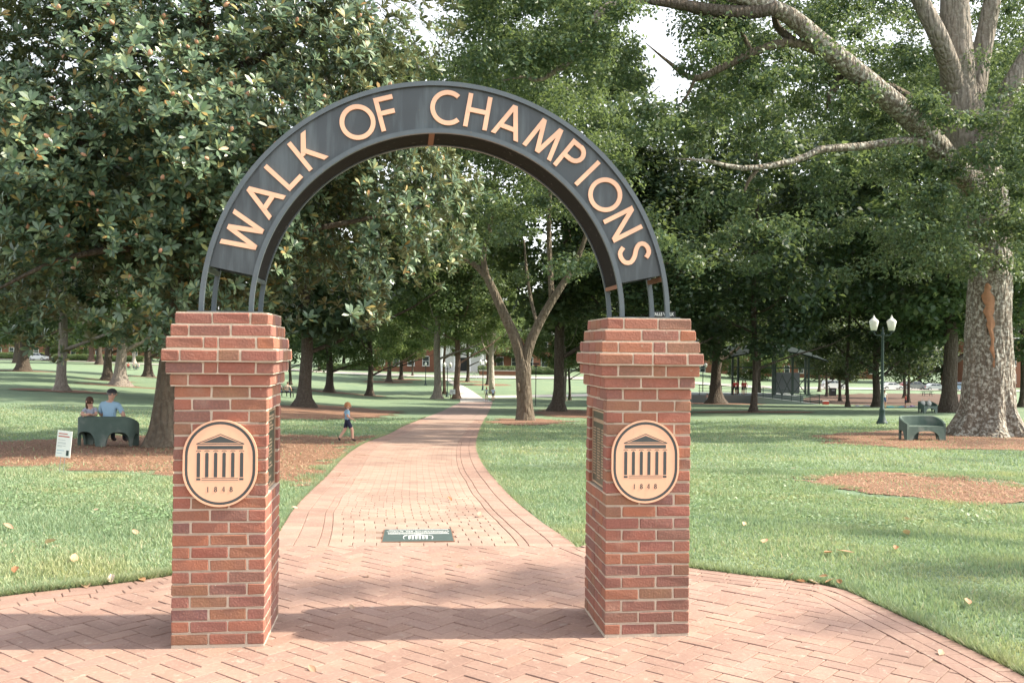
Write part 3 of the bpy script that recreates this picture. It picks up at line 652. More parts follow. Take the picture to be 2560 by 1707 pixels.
# ================================================================= pillars
COURSE = .0677; SP = 2.4097; PW, PD = .499, .6005; PH = 27*COURSE+.015
def bevel_box(d, b, jit, seed):
    """unit brick of size d with arrises taken off and knocked corners"""
    rg = random.Random(seed); bm = bmesh.new(); bmesh.ops.create_cube(bm, size=1.0)
    for v in bm.verts: v.co = Vector((v.co.x*d[0], v.co.y*d[1], v.co.z*d[2]))
    bmesh.ops.bevel(bm, geom=list(bm.edges), offset=b, segments=1, profile=.6, affect='EDGES')
    for v in bm.verts: v.co += Vector((rg.uniform(-jit, jit), rg.uniform(-jit, jit), rg.uniform(-jit, jit)))
    me = bpy.data.meshes.new('brick'); bm.to_mesh(me); bm.free(); me.materials.append(MAT['brick']); return me
BRICKS = [bevel_box((.194, .092, .0572), .0045, .0017, s) for s in range(9)]
def pillar(cx, sgn, label, seed):
    """sgn: +1 when the inner (niche) face looks to +X"""
    rg = random.Random(seed); root = empty('brick_pillar', (cx, PD/2, 0), 0, label, 'pillar', 'brick pillars carrying the arch')
    st = [0, 1, 2, 3, 2, 1, 0]; mort = MB(); t, j = .092, .0095; L = .194
    def brick(x0, x1, y0, y1, z):
        dx, dy = x1-x0, y1-y0; along = dx >= dy
        me = rg.choice(BRICKS); o = link('brick', me, root, None, ((x0+x1)/2+rg.uniform(-.0012, .0012), (y0+y1)/2+rg.uniform(-.0012, .0012), z+COURSE/2+rg.uniform(-.0015, .0015)))
        ln, dp = (dx, dy) if along else (dy, dx)
        o.rotation_euler = (rg.uniform(-.005, .005), rg.uniform(-.005, .005), (0 if along else math.pi/2) + (math.pi if rg.random() < .5 else 0) + rg.uniform(-.004, .004))
        o.scale = (ln/L, dp/.092, (COURSE-.0098)/.0572)
    def runs(length):
        """stretchers with one closer in the middle filling a run"""
        n = int((length+j)/(L+j)+.001); rest = length-n*(L+j)
        if rest < .03:
            w = (length-(n-1)*j)/n; return [w]*n
        seg = [L]*n; seg.insert((n+1)//2, rest); return seg
    for k in range(27):                      # k = 0 is the top course
        z = PH-(k+1)*COURSE; o = .0195*(st[k] if k < 7 else 0); hx, hy = PW/2+o, PD/2+o
        niche = 8 <= k <= 14
        ins = .0045
        flip = (k % 2 == 0) ^ (sgn > 0)      # which corner shows the header on the front
        def place(x, y0, y1, x1): pass
        m = -1 if flip else 1
        def B(x0, x1, y0, y1):
            if m < 0: x0, x1 = -x1, -x0
            if niche:
                xi = x1 if sgn > 0 else -x0          # distance of the brick's inner side
                if xi > hx-.02 and abs((x1-x0)) < .1+.02 and not (y0 < -hy+.01 or y1 > hy-.01): return
                if xi > hx-.02 and (x1-x0) < .12:
                    # shorten corner stretchers to leave the recess
                    if y0 < -hy+.01: y1 = min(y1, -hy+t)
                    if y1 > hy-.01: y0 = max(y0, hy-t)
            brick(x0, x1, y0, y1, z)
        p = -hx
        for s in runs(2*hx-t-j): B(p, p+s, -hy, -hy+t); p += s+j
        p = -hy
        for s in runs(2*hy-t-j): B(hx-t, hx, p, p+s); p += s+j
        p = hx
        for s in runs(2*hx-t-j): B(p-s, p, hy-t, hy); p -= s+j
        p = hy
        for s in runs(2*hy-t-j): B(-hx, -hx+t, p-s, p); p -= s+j
        zz = z+(.0008 if k % 2 else -.0008); hgt = COURSE+(.0008 if k % 2 else -.0008)
        if not niche: mort.box((0, 0, z+COURSE/2), (2*(hx-ins), 2*(hy-ins), COURSE+(.002 if k % 2 else .001)))
        else:
            mort.box((-sgn*.020, 0, z+COURSE/2), (2*(hx-ins)-.04, 2*(hy-ins), COURSE+(.002 if k % 2 else .001)))
            for sy in (-1, 1): mort.box((sgn*(hx-ins-.0199), sy*(hy-t/2-.003), z+COURSE/2), (.040, t-.012, COURSE+.0015))
    mort.box((0, 0, .008), (PW-.004, PD-.004, .018)); mort.build('mortar', MAT['mortar'], root)
    cap = MB(); cap.box((0, 0, PH+.004), (PW-.10, PD-.12, .010)); cap.build('cap_plate', MAT['steel'], root)
    # ---- oval emblem on the front
    yf = -PD/2-.002; ez = PH-(1155-788)/31.3*COURSE-.034 if sgn > 0 else PH-(1160-810)/29.9*COURSE-.034; ex = -.002 if sgn > 0 else -.022
    if sgn > 0: ex = .004
    r, hs2 = .199, .080
    def stad(rr, n=24):
        P = []
        for i in range(n+1): a = math.pi*i/n; P.append((rr*math.cos(a), hs2/2+rr*math.sin(a)))
        for i in range(n+1): a = math.pi+math.pi*i/n; P.append((rr*math.cos(a), -hs2/2+rr*math.sin(a)))
        return P
    def P3(b, poly, d0, d1): b.prism([(x, z) for x, z in poly], (ex, yf-d0, ez), (1, 0, 0), (0, 0, 1), (0, -1, 0), d1-d0)
    b = MB(); P3(b, stad(r), 0, .014); em = b.build('emblem_plaque', MAT['peach'], root)
    def ringp(r0, r1, d0, d1):
        b = MB(); A = stad(r0); Bq = stad(r1); n = len(A); V = []
        for d in (d0, d1):
            for poly in (A, Bq): V += [(ex+x, yf-d, ez+z) for x, z in poly]
        Fc = []
        for i in range(n):
            q = (i+1) % n; Fc += [(2*n+i, 2*n+q, 3*n+q, 3*n+i), (n+i, n+q, 3*n+q, 3*n+i), (q, i, 2*n+i, 2*n+q)]
        b.add(V, Fc); return b
    ringp(r*.944, r*.872, .013, .0148).build('dark_ring', MAT['inlay'], em)
    ringp(r, r*.95, .0135, .0165).build('raised_rim', MAT['peach'], em)
    S = r/576.0; tb = MB()
    def X(px): return (px-735)*S
    def Z(py): return (780-py)*S
    def pol(pts, d=.0150): P3(tb, [(X(a), Z(c)) for a, c in pts][::-1] if area([(X(a), Z(c)) for a, c in pts]) < 0 else [(X(a), Z(c)) for a, c in pts], .0128, d)
    pol([(450, 455), (1020, 455), (735, 350)])
    pol([(366, 466), (735, 314), (735, 326), (390, 470)]); pol([(735, 314), (1104, 466), (1080, 470), (735, 326)], .0151)
    pol([(366, 467), (1104, 467), (1104, 481), (366, 481)], .0152); pol([(380, 503), (1084, 503), (1084, 558), (380, 558)])
    for c in (400, 530, 665, 795, 930, 1067):
        pol([(c-26, 1000), (c+26, 1000), (c+26, 622), (c, 604), (c-26, 622)])
        pol([(c-38, 592), (c-38, 582), (c-24, 576), (c+24, 576), (c+38, 582), (c+38, 592), (c+22, 586), (c-22, 586)])
    pol([(370, 1015), (432, 1015), (432, 1048), (370, 1048)]); pol([(1035, 1015), (1097, 1015), (1097, 1048), (1035, 1048)])
    pol([(452, 1012), (1015, 1012), (1015, 1019), (452, 1019)]); pol([(452, 1043), (1015, 1043), (1015, 1050), (452, 1050)])
    tb.build('temple_relief', MAT['inlay'], em)
    def digit(ch, cx_):
        d = MB(); zc = 1192; h = 42
        def q(pts, dd): P3(d, [(X(a), Z(c)) for a, c in pts][::-1] if area([(X(a), Z(c)) for a, c in pts]) < 0 else [(X(a), Z(c)) for a, c in pts], .0128, dd)
        def oval(cy, rx, ry, w, dd):
            n = 16
            for i in range(n):
                a0, a1 = 2*math.pi*i/n, 2*math.pi*(i+1)/n
                def pt(a, k): ww = w*(.45+.55*abs(math.cos(a))); return (cx_+(rx-k*ww)*math.cos(a), cy+(ry-k*ww)*math.sin(a))
                q([pt(a0, 0), pt(a1, 0), pt(a1, 1), pt(a0, 1)], dd)
        if ch == '1': q([(cx_-7, zc+h), (cx_+7, zc+h), (cx_+7, zc-h), (cx_-7, zc-h+6)], .015); q([(cx_-14, zc+h-4), (cx_+15, zc+h-4), (cx_+15, zc+h), (cx_-14, zc+h)], .0152); q([(cx_-14, zc-h+12), (cx_-4, zc-h+5), (cx_-4, zc-h+12), (cx_-12, zc-h+16)], .0151)
        if ch == '8': oval(zc-20, 21, 23, 15, .015); oval(zc+18, 25, 25, 16, .0152)
        if ch == '4': q([(cx_+3, zc+h), (cx_+17, zc+h), (cx_+17, zc-h), (cx_+3, zc-h)], .015); q([(cx_-22, zc+14), (cx_+24, zc+14), (cx_+24, zc+20), (cx_-22, zc+20)], .0152); q([(cx_-22, zc+14), (cx_-17, zc+14), (cx_+9, zc-h), (cx_+4, zc-h)], .0151)
        d.build('digit', MAT['inlay'], em)['label'] = 'numeral '+ch+' of the year 1848'
    for ch, c in zip('1848', (550, 670, 790, 910)): digit(ch, c)
    # ---- bronze list plaque in the niche
    xi = sgn*(PW/2-.030); z0, z1 = PH-15*COURSE+.012, PH-8*COURSE-.010; w = PD-2*t-.018
    b = MB(); b.box((xi, 0, (z0+z1)/2), (.014, w, z1-z0)); lp = b.build('list_plaque', MAT['bronze_field'], root)
    b = MB(); fr = .012
    for yy in (-1, 1): b.box((xi+sgn*.009, yy*(w/2-fr/2), (z0+z1)/2), (.006, fr, z1-z0))
    for zq in (z0+fr/2, z1-fr/2): b.box((xi+sgn*.0088, 0, zq), (.0055, w-2*fr-.001, fr))
    b.build('frame', MAT['bronze_raised'], lp)
    txt = MB(); rr = random.Random(seed+5)
    if sgn < 0:
        # heading and three columns of raised names too small to read
        p = -w/2+.03
        while p < w/2-.03: d = rr.uniform(.008, .022); txt.box((xi+sgn*.0085, sgn*(p+d/2), z1-.065), (.004, d*.8, .022)); p += d
        for c in range(3):
            for q in range(19-rr.randint(0, 1)):
                y0 = (-w/2+.028+c*(w-.04)/3)*1; ln = rr.uniform(.055, .09); txt.box((xi+sgn*.0085, -sgn*(y0+ln/2)*-1 if False else (y0+ln/2)*-1*sgn*-1, z1-.115-q*.0165), (.004, ln, .007))
    else:
        for q, (wd, hh) in enumerate([(.24, .012), (.25, .012), (.10, .012), (.26, .012), (.24, .012), (0, 0), (0, 0), (.1, .010), (.15, .010), (.12, .010), (.14, .010), (.14, .01), (.12, .01), (0, 0), (.08, .01), (.16, .01), (0, 0), (0, 0), (.10, .014), (0, 0), (.1, .01), (.13, .01), (.1, .01)]):
            if wd: txt.box((xi+sgn*.0085, rr.uniform(-.02, .02), z1-.04-q*.0195), (.004, wd, hh))
    tag(txt.build('raised_lettering', MAT['bronze_raised'], lp), kind='stuff')
    return root
pillar(-SP/2, 1, 'left brick pillar with oval 1848 temple emblem, shadow falling to its left', 1)
pillar(SP/2, -1, 'right brick pillar with oval 1848 temple emblem and list of names', 2)

# ================================================================= the arch
AX, AZ, RO, RI, Y1, Y2 = .0017, PH+.0005, 1.3416, 1.0682, .3-.1768, .3+.1768
def arc_bar(Rc, y0, y1, w, a0, a1, n):
    """square bar following the circle; radial width w, from y0 to y1"""
    V = []; Fc = []
    for i in range(n+1):
        a = R(a0+(a1-a0)*i/n)
        for rr, yy in ((Rc-w/2, y0), (Rc+w/2, y0), (Rc+w/2, y1), (Rc-w/2, y1)): V.append((AX+rr*math.cos(a), yy, AZ+rr*math.sin(a)))
    for i in range(n):
        for k in range(4): Fc.append((4*i+k, 4*i+(k+1) % 4, 4*i+4+(k+1) % 4, 4*i+4+k))
    Fc += [(0, 1, 2, 3), (4*n+3, 4*n+2, 4*n+1, 4*n)]
    b = MB(); b.add(V, Fc); return b
def make_arch():
    root = empty('arch_sign', (0, .3, PH), 0, 'dark steel arch lettered WALK OF CHAMPIONS in raised peach capitals', 'arch')
    off = (0, -.3, -PH); bw = .026
    for Rc in (RO, RI):
        for yy in (Y1, Y2): arc_bar(Rc, yy-bw/2, yy+bw/2, bw, 0.3, 179.7, 120).build('rim_bar', MAT['rim'], root, off)
    A0, A1 = 11.2, 168.6
    arc_bar((RO+RI)/2, Y1+.009, Y1+.012, RO-RI-bw+.002, A0, A1, 110).build('front_panel', MAT['steel'], root, off)
    arc_bar((RO+RI)/2, Y2-.010, Y2-.004, RO-RI-bw+.002, A0, A1, 110).build('back_panel', MAT['steel'], root, off)
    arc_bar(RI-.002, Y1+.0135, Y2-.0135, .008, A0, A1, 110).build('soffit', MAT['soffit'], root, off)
    arc_bar(RO+.004, Y1+.0135, Y2-.0135, .008, A0, A1, 110).build('top_strip', MAT['steel'], root, off)
    arc_bar(RI-.008, Y1+.0135, Y2-.0135, .006, 92.4, 94.2, 4).build('soffit_seam', MAT['rust'], root, off)
    for a in (A0-.9, A1+.9):
        for Rc in (RO, RI): arc_bar(Rc, Y1+.0135, Y2-.0135, .024, a-.6, a+.6, 2).build('spacer', MAT['rust'] if a < 90 else MAT['steel'], root, off)
    # ---- letters, each drawn in strokes on a cap height of 1
    th = .134
    def st(x0, y0, x1, y1):
        dx, dy = x1-x0, y1-y0; L = math.hypot(dx, dy)
        if abs(dy) < 1e-6: return [(min(x0, x1), y0-th/2), (max(x0, x1), y0-th/2), (max(x0, x1), y0+th/2), (min(x0, x1), y0+th/2)]
        h = th*L/abs(dy)/2; p = [(x0-h, y0), (x0+h, y0), (x1+h, y1), (x1-h, y1)]
        return p if area(p) > 0 else p[::-1]
    def arc(cx, cy, rx, ry, a0, a1, n=20):
        return [[(cx+rx*math.cos(R(p)), cy+ry*math.sin(R(p))), (cx+rx*math.cos(R(q)), cy+ry*math.sin(R(q))), (cx+(rx-th)*math.cos(R(q)), cy+(ry-th)*math.sin(R(q))), (cx+(rx-th)*math.cos(R(p)), cy+(ry-th)*math.sin(R(p)))] for p, q in [(a0+(a1-a0)*i/n, a0+(a1-a0)*(i+1)/n) for i in range(n)]]
    hb = th/2
    def smid(pts):
        c = smooth_curve(np.array(pts), 26); o = offset_curve(c, hb); i = offset_curve(c, -hb)
        return [[tuple(o[k]), tuple(o[k+1]), tuple(i[k+1]), tuple(i[k])] for k in range(len(c)-1)]
    GL = {
     'W': (1.06, lambda: [st(-.47, 1, -.25, 0), st(-.25, 0, 0, .98), st(0, .98, .25, 0), st(.25, 0, .47, 1)]),
     'A': (.80, lambda: [st(-.36, 0, 0, 1), st(.36, 0, 0, 1), st(-.24, .30, .24, .30)]),
     'L': (.52, lambda: [st(-.22, 0, -.22, 1), st(-.22, hb, .28, hb)]),
     'K': (.66, lambda: [st(-.27, 0, -.27, 1), st(-.20, .44, .25, 1), st(-.08, .58, .30, 0)]),
     'O': (1.0, lambda: arc(0, .5, .52, .52, 0, 360, 40)),
     'F': (.52, lambda: [st(-.22, 0, -.22, 1), st(-.22, 1-hb, .28, 1-hb), st(-.22, .52, .24, .52)]),
     'C': (.84, lambda: arc(.08, .5, .52, .52, 48, 312, 30)),
     'H': (.72, lambda: [st(-.29, 0, -.29, 1), st(.29, 0, .29, 1), st(-.29, .52, .29, .52)]),
     'M': (1.0, lambda: [st(-.43, 0, -.29, 1), st(-.29, 1, 0, .02), st(.29, 1, 0, .02), st(.43, 0, .29, 1)]),
     'P': (.56, lambda: [st(-.23, 0, -.23, 1), st(-.23, 1-hb, .03, 1-hb), st(-.23, .45, .03, .45)] + arc(.03, .695, .305, .305, -90, 90, 18)),
     'I': (.14, lambda: [st(0, 0, 0, 1)]),
     'N': (.76, lambda: [st(-.31, 0, -.31, 1), st(.31, 0, .31, 1), st(-.31, 1, .31, 0)]),
     'S': (.58, lambda: smid([(.24, .80), (.13, .92), (-.03, .94), (-.17, .86), (-.20, .72), (-.08, .58), (.10, .47), (.23, .31), (.19, .14), (.03, .06), (-.14, .08), (-.26, .22)])),
    }
    y0 = Y1+.0085
    def ang(px, py):
        r = ray(px, py); t = (y0-.012-CAM[1])/r[1]; p = CAM+r*t; return math.degrees(math.atan2(p[2]-AZ, p[0]-AX))
    CH = .196; rm = 1.2035
    for ch, (px, py) in zip('WALKOFCHAMPIONS', [(603, 580), (671, 505), (710, 432), (768, 377), (894, 306), (967.5, 284), (1113, 273), (1194, 283), (1274, 306), (1362, 347), (1432, 388), (1468, 434), (1511.5, 488.5), (1555, 562), (1584, 633)]):
        a = R(ang(px, py)); up = (math.cos(a), 0, math.sin(a)); rt = (math.sin(a), 0, -math.cos(a)); b = MB()
        o = (AX+(rm-CH/2)*math.cos(a), y0+.35e-3, AZ+(rm-CH/2)*math.sin(a))
        polys = GL[ch][1]()
        single = ch in 'OCS'
        for k, p in enumerate(polys):
            q = p if area(p) > 0 else p[::-1]
            b.prism([(x*CH, y*CH) for x, y in q], o, rt, up, (0, -1, 0), .0145+(0 if single else .0004*k))
        tag(b.build('letter', MAT['peach'], root, off), 'raised peach letter '+ch)
make_arch()

# ---------------------------------------------------------------- plaque let into the walk
def ground_plaque():
    c = [ground(958, 1358), ground(1137, 1357), ground(1124, 1326), ground(960, 1327.5)]; o = sum(c)/4; rz = math.atan2(c[1][1]-c[0][1], c[1][0]-c[0][0])
    w = np.linalg.norm(c[1][:2]-c[0][:2]); d = (np.linalg.norm(c[3][:2]-c[0][:2])+np.linalg.norm(c[2][:2]-c[1][:2]))/2
    sl_ = (tz(o[0], o[1]+d/2)-tz(o[0], o[1]-d/2))/d
    root = empty('ground_plaque', (o[0], o[1], o[2]+.013), rz, 'green metal plaque with white temple emblem set flush in the brick walk', 'plaque'); root.rotation_euler = (math.atan(sl_), 0, rz)
    MB().box((0, 0, -.004), (w, d, .02)).build('plate', MAT['plaque_green'], root)
    MB().box((0, d/2+.004, -.004), (w+.016, .008, .018)).box((0, -d/2-.004, -.004), (w+.016, .008, .018)).box((-w/2-.004, 0, -.004), (.008, d, .018)).box((w/2+.004, 0, -.004), (.008, d, .018)).build('edging', MAT['rust'], root)
    def text(body, size, y):
        cu = bpy.data.curves.new('txt', 'FONT'); cu.body = body; cu.size = size; cu.align_x = 'CENTER'; cu.extrude = .0008; t = bpy.data.objects.new('txt', cu); COL.objects.link(t)
        dg = bpy.context.evaluated_depsgraph_get(); dg.update(); me = bpy.data.meshes.new_from_object(t.evaluated_get(dg)); bpy.data.objects.remove(t)
        me.materials.clear(); me.materials.append(MAT['white']); xs_ = [v.co.x for v in me.vertices]; k = (w*.93)/(max(xs_)-min(xs_)); 
        ob = link('lettering', me, root, None, (0, y, .0072)); ob.scale = (k, 1.25, 1); return ob
    text('WALK OF CHAMPIONS', .045, d*.255)
    b = MB(); rr = random.Random(3)
    for y in (.43, .17, .09):
        p = -w*.44
        while p < w*.44: q = rr.uniform(.006, .016); b.box((p+q/2, d*y, .0068), (q*.7, d*.035, .001)); p += q
    tag(b.build('fine_lettering', MAT['white'], root), kind='stuff')
    b = MB(); e = w*.2
    for i in range(6): b.box((-e*.62+e*1.24*i/5*1.0, -d*.21, .0068), (e*.13, d*.24, .001))
    b.prism([(-e*.85, -d*.06), (e*.85, -d*.06), (0, d*.02)], (0, 0, .0064), (1, 0, 0), (0, 1, 0), (0, 0, 1), .0008)
    for sx in (-1, 1): b.tube([(sx*e*.8, -d*.04, .0065), (sx*e*1.02, -d*.10, .0065), (sx*e*1.06, -d*.22, .0065), (sx*e*.98, -d*.34, .0065)], .003, 5)
    b.build('temple_emblem', MAT['white'], root)
ground_plaque()
# ================================================================= trees
def leaves_from(c, nrm, size, rg, aspect=.55, droop=.25, fold=.18):
    """bent rhombic leaves: centres c (n,3), facing nrm (n,3)"""
    n = len(c); d = rg.normal(size=(n, 3)); d[:, 2] -= droop; d -= nrm*np.sum(d*nrm, 1)[:, None]; d /= np.linalg.norm(d, axis=1)[:, None]+1e-9
    s = np.cross(nrm, d); L = (size*rg.uniform(.7, 1.3, n))[:, None]; w = L*aspect*.5
    V = np.empty((n, 4, 3)); V[:, 0] = c-d*L*.5; V[:, 1] = c+s*w+nrm*L*fold*.5-d*L*.02; V[:, 2] = c+d*L*.5-nrm*L*.1; V[:, 3] = c-s*w+nrm*L*fold*.5-d*L*.02
    return V.reshape(-1, 3)
def clump_cloud(centres, radii, per, size, rg, flat=.6, up=.7, **kw):
    """leaves through clumps: denser towards each clump's upper skin"""
    m = len(centres); n = m*per; k = np.repeat(np.arange(m), per); d = rg.normal(size=(n, 3)); d /= np.linalg.norm(d, axis=1)[:, None]
    r = rg.random(n)**.45; p = centres[k]+d*r[:, None]*radii[k][:, None]*np.array([1, 1, flat])
    # ragged clumps: push sprays outwards here and there
    p += rg.normal(size=(n, 3))*.10*radii[k][:, None]
    nr = d*.6+rg.normal(size=(n, 3))*.55; nr[:, 2] += up; nr /= np.linalg.norm(nr, axis=1)[:, None]
    return leaves_from(p, nr, np.full(n, size), rg, **kw)
def crown_mesh(seed, mat, Rr=6.0, H=13.0, nc=95, per=210, size=.30, shape='oak'):
    rg = np.random.default_rng(seed); cs = []; rad = []
    while len(cs) < nc:
        p = rg.uniform(-1, 1, 3); q = np.linalg.norm(p)
        if q > 1 or (q < .45 and rg.random() < .75): continue
        z = p[2]
        if shape == 'cone': s = 1.05-.75*(z+1)/2
        elif shape == 'oak': s = 1-.25*max(0, z)
        else: s = .8+.2*(1-abs(z))
        lump = 1+.16*math.sin(3*math.atan2(p[1], p[0])+seed)+.1*math.sin(5*z+seed*2)
        cs.append((p[0]*Rr*s*lump, p[1]*Rr*s*lump, H*.5*(z+1))); rad.append(rg.uniform(.8, 1.75))
    V = clump_cloud(np.array(cs), np.array(rad), per, size, rg, flat=.55)
    return fast_mesh('crown', V, 4, mat)
CROWNS = [crown_mesh(s, MAT['leaf_mid'], nc=nc, per=per, size=sz, shape=sh) for s, nc, per, sz, sh in ((1, 120, 210, .30, 'oak'), (2, 105, 220, .29, 'round'), (3, 125, 200, .31, 'oak'), (4, 110, 210, .27, 'cone'), (5, 115, 210, .30, 'round'))]
def trunk_mb(H, r, rg, lean=(0, 0), flare=.9, n=12, taper=.45, wob=.12, fl_h=.55):
    path = []; rad = []; k = 16; ph = rg.uniform(0, 6.28)
    for i in range(k):
        t = (i/(k-1))**1.6; z = -.25+(H+.25)*t
        path.append((lean[0]*z/H+wob*math.sin(z*.55+ph)*min(1, z/3 if z > 0 else 0), lean[1]*z/H+wob*math.cos(z*.43+ph)*min(1, z/3 if z > 0 else 0), z))
        rad.append(r*(1-(1-taper)*t)*(1+flare*math.exp(-max(0, z)/(fl_h*max(r*2, .5)))))
    nl = rg.choice([5, 6, 7]); p2 = rg.uniform(0, 6.28)
    def lobes(i, a):
        z = max(0, path[i][2]); return 1+.20*math.exp(-z/(r*2.2))*math.cos(nl*a+p2)+.03*math.sin(3*a+z*2)
    b = MB(); b.tube(path, rad, n, lobes=lobes); return b, path, rad
def limbs_mb(b, path, rad, H, Rr, rg, nlimb, z0=.4, thick=.42, n=6):
    for q in range(nlimb):
        t = z0+(1-z0)*(q+.3*rg.random())/nlimb; i = min(len(path)-1, int((t**(1/1.6))*(len(path)-1))); P = Vector(path[i]); a = q*2.4+rg.uniform(-.4, .4)
        L = Rr*rg.uniform(.65, .95)*(1-.35*t); rise = L*rg.uniform(.35, .9); pts = []; rs = []
        for k in range(6):
            u = k/5; pts.append(P+Vector((math.cos(a)*L*u, math.sin(a)*L*u, rise*(u**1.4)+.25*math.sin(u*5+q)))); rs.append(rad[i]*thick*(1-.8*u)+.015)
        b.tube(pts, rs, n, caps=False)
    return b
def ring(P, r, name='straw_ring', seed=0):
    n = 16; poly = [(P[0]+r*1.3*math.cos(2*math.pi*i/n), P[1]+r*math.sin(2*math.pi*i/n)) for i in range(n)]; return poly
TREES = []
def tree(px, py, wpx, label, H=17, Rr=6.0, base=3.4, crown=0, leaf='leaf_mid', bark='bark_dark', lean=0, straw=0, seed=None, limbs=7, D=None, flare=.9, name='tree'):
    if not D: H *= 1.25; Rr *= 1.3
    P = gd(px, D) if D else ground(px, py); d = depth(P); seed = seed if seed is not None else int(px*7+py); rg = random.Random(seed)
    r = max(.06, wpx*d/F/2*.93); root = empty(name, P, 0, label, 'tree', 'trees of the grove')
    b, path, rad = trunk_mb(H*.80, r, rg, (lean, rg.uniform(-.3, .3)), flare=flare); limbs_mb(b, path, rad, H, Rr, rg, limbs, z0=max(.18, (base+.4)/H*.9))
    b.build('trunk', MAT[bark], root, smooth=True)
    me = CROWNS[crown % len(CROWNS)]; o = link('crown', me, root, None, (lean*.7, 0, base), (0, 0, rg.uniform(0, 6.28)), (Rr/6.0, Rr/6.0, (H-base)/13.0)); o['kind'] = 'stuff'
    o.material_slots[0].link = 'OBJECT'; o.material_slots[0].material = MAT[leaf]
    if straw: STRAW.append((P, straw, seed))
    TREES.append(root); return root
STRAW = []
# --- left of the arch, far to near
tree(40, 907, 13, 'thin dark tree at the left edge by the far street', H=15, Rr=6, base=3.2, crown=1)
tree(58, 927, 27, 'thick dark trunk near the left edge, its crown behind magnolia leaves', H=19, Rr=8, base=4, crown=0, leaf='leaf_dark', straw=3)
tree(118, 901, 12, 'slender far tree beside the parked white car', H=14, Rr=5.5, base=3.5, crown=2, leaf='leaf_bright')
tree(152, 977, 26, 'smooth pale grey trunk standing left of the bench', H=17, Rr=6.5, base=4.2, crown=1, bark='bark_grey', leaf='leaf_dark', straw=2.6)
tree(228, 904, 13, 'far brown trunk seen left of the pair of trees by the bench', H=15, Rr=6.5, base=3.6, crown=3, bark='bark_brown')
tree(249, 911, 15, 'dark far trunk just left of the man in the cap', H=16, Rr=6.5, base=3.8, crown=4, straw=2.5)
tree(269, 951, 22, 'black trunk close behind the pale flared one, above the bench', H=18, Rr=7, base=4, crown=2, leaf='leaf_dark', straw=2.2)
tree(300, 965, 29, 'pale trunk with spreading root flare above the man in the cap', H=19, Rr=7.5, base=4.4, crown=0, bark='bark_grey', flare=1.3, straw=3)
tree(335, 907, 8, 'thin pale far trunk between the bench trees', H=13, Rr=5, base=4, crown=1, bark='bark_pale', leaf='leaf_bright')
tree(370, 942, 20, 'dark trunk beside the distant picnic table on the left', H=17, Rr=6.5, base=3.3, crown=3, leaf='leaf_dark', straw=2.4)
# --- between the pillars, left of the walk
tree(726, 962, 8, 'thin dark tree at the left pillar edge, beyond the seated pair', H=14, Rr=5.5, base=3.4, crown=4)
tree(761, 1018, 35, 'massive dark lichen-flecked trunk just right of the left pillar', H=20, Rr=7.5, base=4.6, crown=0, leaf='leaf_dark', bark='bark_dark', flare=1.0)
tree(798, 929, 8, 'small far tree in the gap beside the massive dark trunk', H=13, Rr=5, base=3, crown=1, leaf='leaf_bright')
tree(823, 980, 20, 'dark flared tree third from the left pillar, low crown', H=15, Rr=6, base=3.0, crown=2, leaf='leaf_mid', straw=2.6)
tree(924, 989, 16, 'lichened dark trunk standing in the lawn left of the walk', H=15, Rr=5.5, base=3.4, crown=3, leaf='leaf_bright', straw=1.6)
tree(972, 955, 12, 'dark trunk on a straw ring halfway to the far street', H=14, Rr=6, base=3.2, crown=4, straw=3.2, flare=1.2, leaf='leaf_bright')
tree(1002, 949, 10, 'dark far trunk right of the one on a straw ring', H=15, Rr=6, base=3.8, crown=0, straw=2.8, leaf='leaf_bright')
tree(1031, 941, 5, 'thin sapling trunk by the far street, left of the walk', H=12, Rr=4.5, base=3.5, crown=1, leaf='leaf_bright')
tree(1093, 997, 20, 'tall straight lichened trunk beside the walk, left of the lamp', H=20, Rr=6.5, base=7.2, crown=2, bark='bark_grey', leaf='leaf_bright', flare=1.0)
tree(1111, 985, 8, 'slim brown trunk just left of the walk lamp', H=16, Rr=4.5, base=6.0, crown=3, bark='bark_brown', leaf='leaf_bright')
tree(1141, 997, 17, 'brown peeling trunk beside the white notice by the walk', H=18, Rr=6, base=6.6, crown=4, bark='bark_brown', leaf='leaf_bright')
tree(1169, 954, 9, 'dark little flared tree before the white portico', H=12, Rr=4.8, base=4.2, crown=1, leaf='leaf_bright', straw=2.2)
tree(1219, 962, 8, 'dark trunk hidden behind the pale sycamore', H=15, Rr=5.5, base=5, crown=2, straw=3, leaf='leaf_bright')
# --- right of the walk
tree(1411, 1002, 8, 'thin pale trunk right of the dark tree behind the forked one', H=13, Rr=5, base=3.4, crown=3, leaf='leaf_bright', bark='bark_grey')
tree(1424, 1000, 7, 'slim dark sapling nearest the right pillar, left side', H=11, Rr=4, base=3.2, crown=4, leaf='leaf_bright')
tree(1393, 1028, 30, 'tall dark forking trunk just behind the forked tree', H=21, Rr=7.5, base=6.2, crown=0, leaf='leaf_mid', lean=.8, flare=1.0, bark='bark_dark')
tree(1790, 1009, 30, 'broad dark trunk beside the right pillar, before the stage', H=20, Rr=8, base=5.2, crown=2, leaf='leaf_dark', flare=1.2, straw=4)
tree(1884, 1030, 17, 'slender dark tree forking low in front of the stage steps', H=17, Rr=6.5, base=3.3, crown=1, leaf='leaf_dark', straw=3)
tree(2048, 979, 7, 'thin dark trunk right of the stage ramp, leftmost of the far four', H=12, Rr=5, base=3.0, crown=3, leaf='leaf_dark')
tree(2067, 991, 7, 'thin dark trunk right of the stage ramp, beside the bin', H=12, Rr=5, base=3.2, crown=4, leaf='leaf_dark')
tree(2100, 1003, 8, 'thin dark trunk between the bin and the lamp, nearer one', H=12, Rr=5, base=3.0, crown=0, leaf='leaf_dark')
